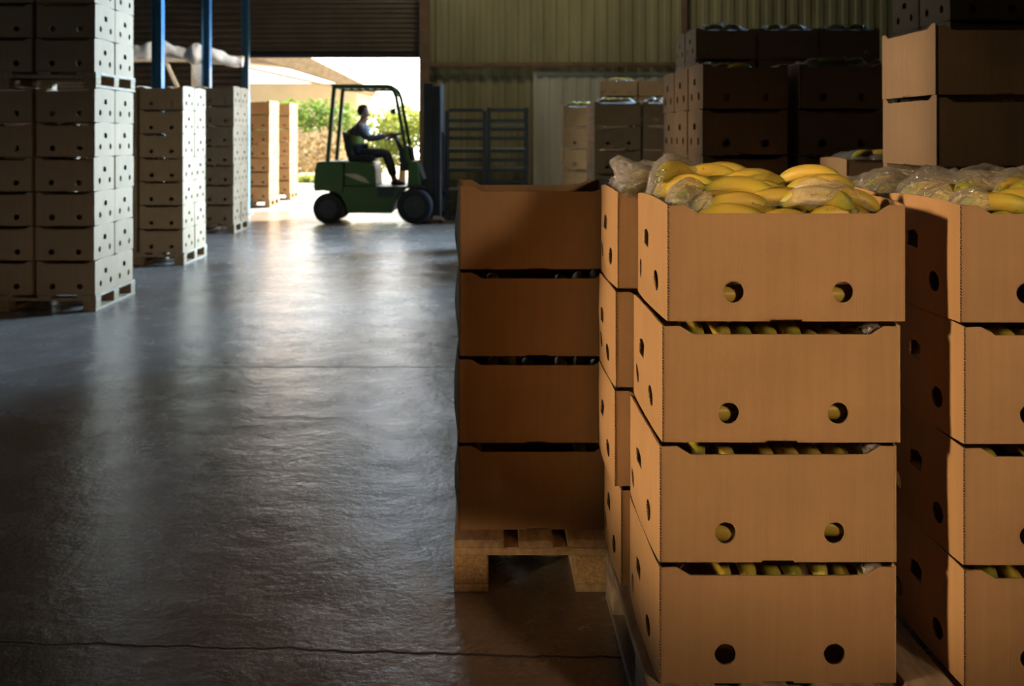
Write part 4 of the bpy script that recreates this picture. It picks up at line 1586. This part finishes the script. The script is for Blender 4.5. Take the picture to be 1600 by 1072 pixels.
cap_film(X_at(1320, 4.87), 4.87, 0.5, 0.4, 0.15 + 4 * 0.2625 + 0.01, 8, 'crumpled film standing up on low stack between the shaded stacks', 4, 'yellow banana on low stack between the shaded stacks', 'bananas on the low stack')

# ------------------------------------------------------------------ light
world = bpy.data.worlds.new('sky')
scene.world = world
world.use_nodes = True
nt = world.node_tree
bg = nt.nodes['Background']
bg.inputs['Color'].default_value = (1.0, 0.98, 0.94, 1)
gen = nt.nodes.new('ShaderNodeTexCoord').outputs['Generated']
dp = nt.nodes.new('ShaderNodeVectorMath')
dp.operation = 'DOT_PRODUCT'
nt.links.new(gen, dp.inputs[0])
dp.inputs[1].default_value = (0.42, 0.86, 0.28)
nt.links.new(math_n(nt, 'ADD', math_n(nt, 'MULTIPLY', math_n(nt, 'MAXIMUM', dp.outputs['Value'], 0.0), 6.5), 0.45), bg.inputs['Strength'])


def light(name, kind, loc, target, energy, color, size=1.0, size_y=None, angle=None, blend=0.3, spread=None):
    l = bpy.data.lights.new(name, kind)
    l.energy = energy
    l.color = color
    if kind == 'AREA':
        l.shape = 'RECTANGLE'
        l.size = size
        l.size_y = size_y or size
        if spread:
            l.spread = math.radians(spread)
    elif kind == 'SPOT':
        l.shadow_soft_size = size
        l.spot_size = math.radians(angle)
        l.spot_blend = blend
    elif kind == 'SUN':
        l.angle = math.radians(0.6)
    o = bpy.data.objects.new(name, l)
    COL.objects.link(o)
    o.location = loc
    d = Vector(target) - Vector(loc)
    o.rotation_euler = d.to_track_quat('-Z', 'Y').to_euler()
    return o


sd = Vector((0.72, 0.62, 0.80))
light('sun', 'SUN', (8, 30, 20), Vector((8, 30, 20)) - sd, 28.0, (1.0, 0.95, 0.86))
# stand-in area light for blue daylight from the right, source unseen
light('blue_side_light', 'AREA', (8.6, 15.1, 4.6), (-3.0, 9.5, 1.2), 1230, (0.34, 0.57, 0.93), 2.6, 3.0, spread=48)
# added warm light over the rear of the hall, no source known
light('warm_rear_light', 'AREA', (0.8, 13.6, 6.6), (1.0, 15.4, 2.0), 75, (1.0, 0.86, 0.54), 1.6, 1.0)


def beam(name, target, direction, reach, wpm2, color, w, h, spread):
    """a narrow-spread area light that stands in for an unseen source"""
    T = Vector(target)
    d = Vector(direction).normalized()
    light(name, 'AREA', T - d * reach, T, wpm2 * w * h, color, w, h, spread=spread)


beam('side_beam', (0.376, 2.24, 0.95), (0.93, 0.30, -0.28), 4.0, 4.1, (1.0, 0.65, 0.34), 0.95, 1.2, 7)  # stands in for the unseen side light on the foremost boxes
beam('side_beam_second', (1.7, 4.35, 1.42), (0.96, 0.10, -0.22), 8.0, 2.1, (1.0, 0.77, 0.55), 1.75, 0.8, 4)  # added to light the sides of the corner and low stacks
beam('side_beam_third', (1.24, 6.1, 1.35), (0.96, 0.12, -0.22), 9.0, 0.65, (1.0, 0.71, 0.43), 1.0, 0.8, 5)  # added weak beam for the side of the big shaded stack
beam('side_beam_fourth', (1.0, 11.0, 1.40), (0.96, 0.04, -0.22), 9.5, 0.35, (1.0, 0.72, 0.42), 1.1, 0.6, 5)  # added faint beam on the loads before the grey door
beam('tarp_beam', (-4.15, 14.4, 2.5), (-12.6, 5.0, -2.6), 12.0, 5.0, (1.0, 0.93, 0.84), 2.2, 0.8, 5)  # added to brighten the tarpaulin and posts, no source known
beam('pallet_beam', (0.12, 2.76, 0.085), (0.70, 0.66, -0.22), 4.5, 1.8, (1.0, 0.69, 0.38), 0.75, 0.08, 2.5)  # added low strip of light on the plain stack's pallet
light('front_spot', 'SPOT', (2.0, -0.55, 1.95), (0.55, 2.2, 0.95), 150, (1.0, 0.68, 0.42), 0.20, angle=40, blend=0.8)

# ------------------------------------------------------------------ camera
cam = bpy.data.cameras.new('camera')
co = bpy.data.objects.new('camera', cam)
COL.objects.link(co)
co.location = (0, 0, CAM_H)
co.rotation_euler = (math.pi / 2, 0, 0)
cam.sensor_fit = 'HORIZONTAL'
cam.sensor_width = 36.0
cam.lens = 36.0 * F / 1600.0
cam.shift_x = (800 - VPX) / 1600.0
cam.shift_y = -(536 - VPY) / 1600.0
cam.clip_start = 0.05
cam.clip_end = 300
cam.dof.use_dof = True
cam.dof.focus_distance = 2.15
cam.dof.aperture_fstop = 5.0
scene.camera = co

scene.view_settings.view_transform = 'Standard'
scene.view_settings.look = 'None'
scene.view_settings.gamma = 1.0
scene.view_settings.exposure = 0.0
scene.view_settings.use_curve_mapping = False
cy = scene.cycles
cy.use_denoising = True
cy.max_bounces = 8
cy.diffuse_bounces = 3
cy.transparent_max_bounces = 16
cy.sample_clamp_indirect = 6.0
cy.caustics_reflective = False
cy.caustics_refractive = False
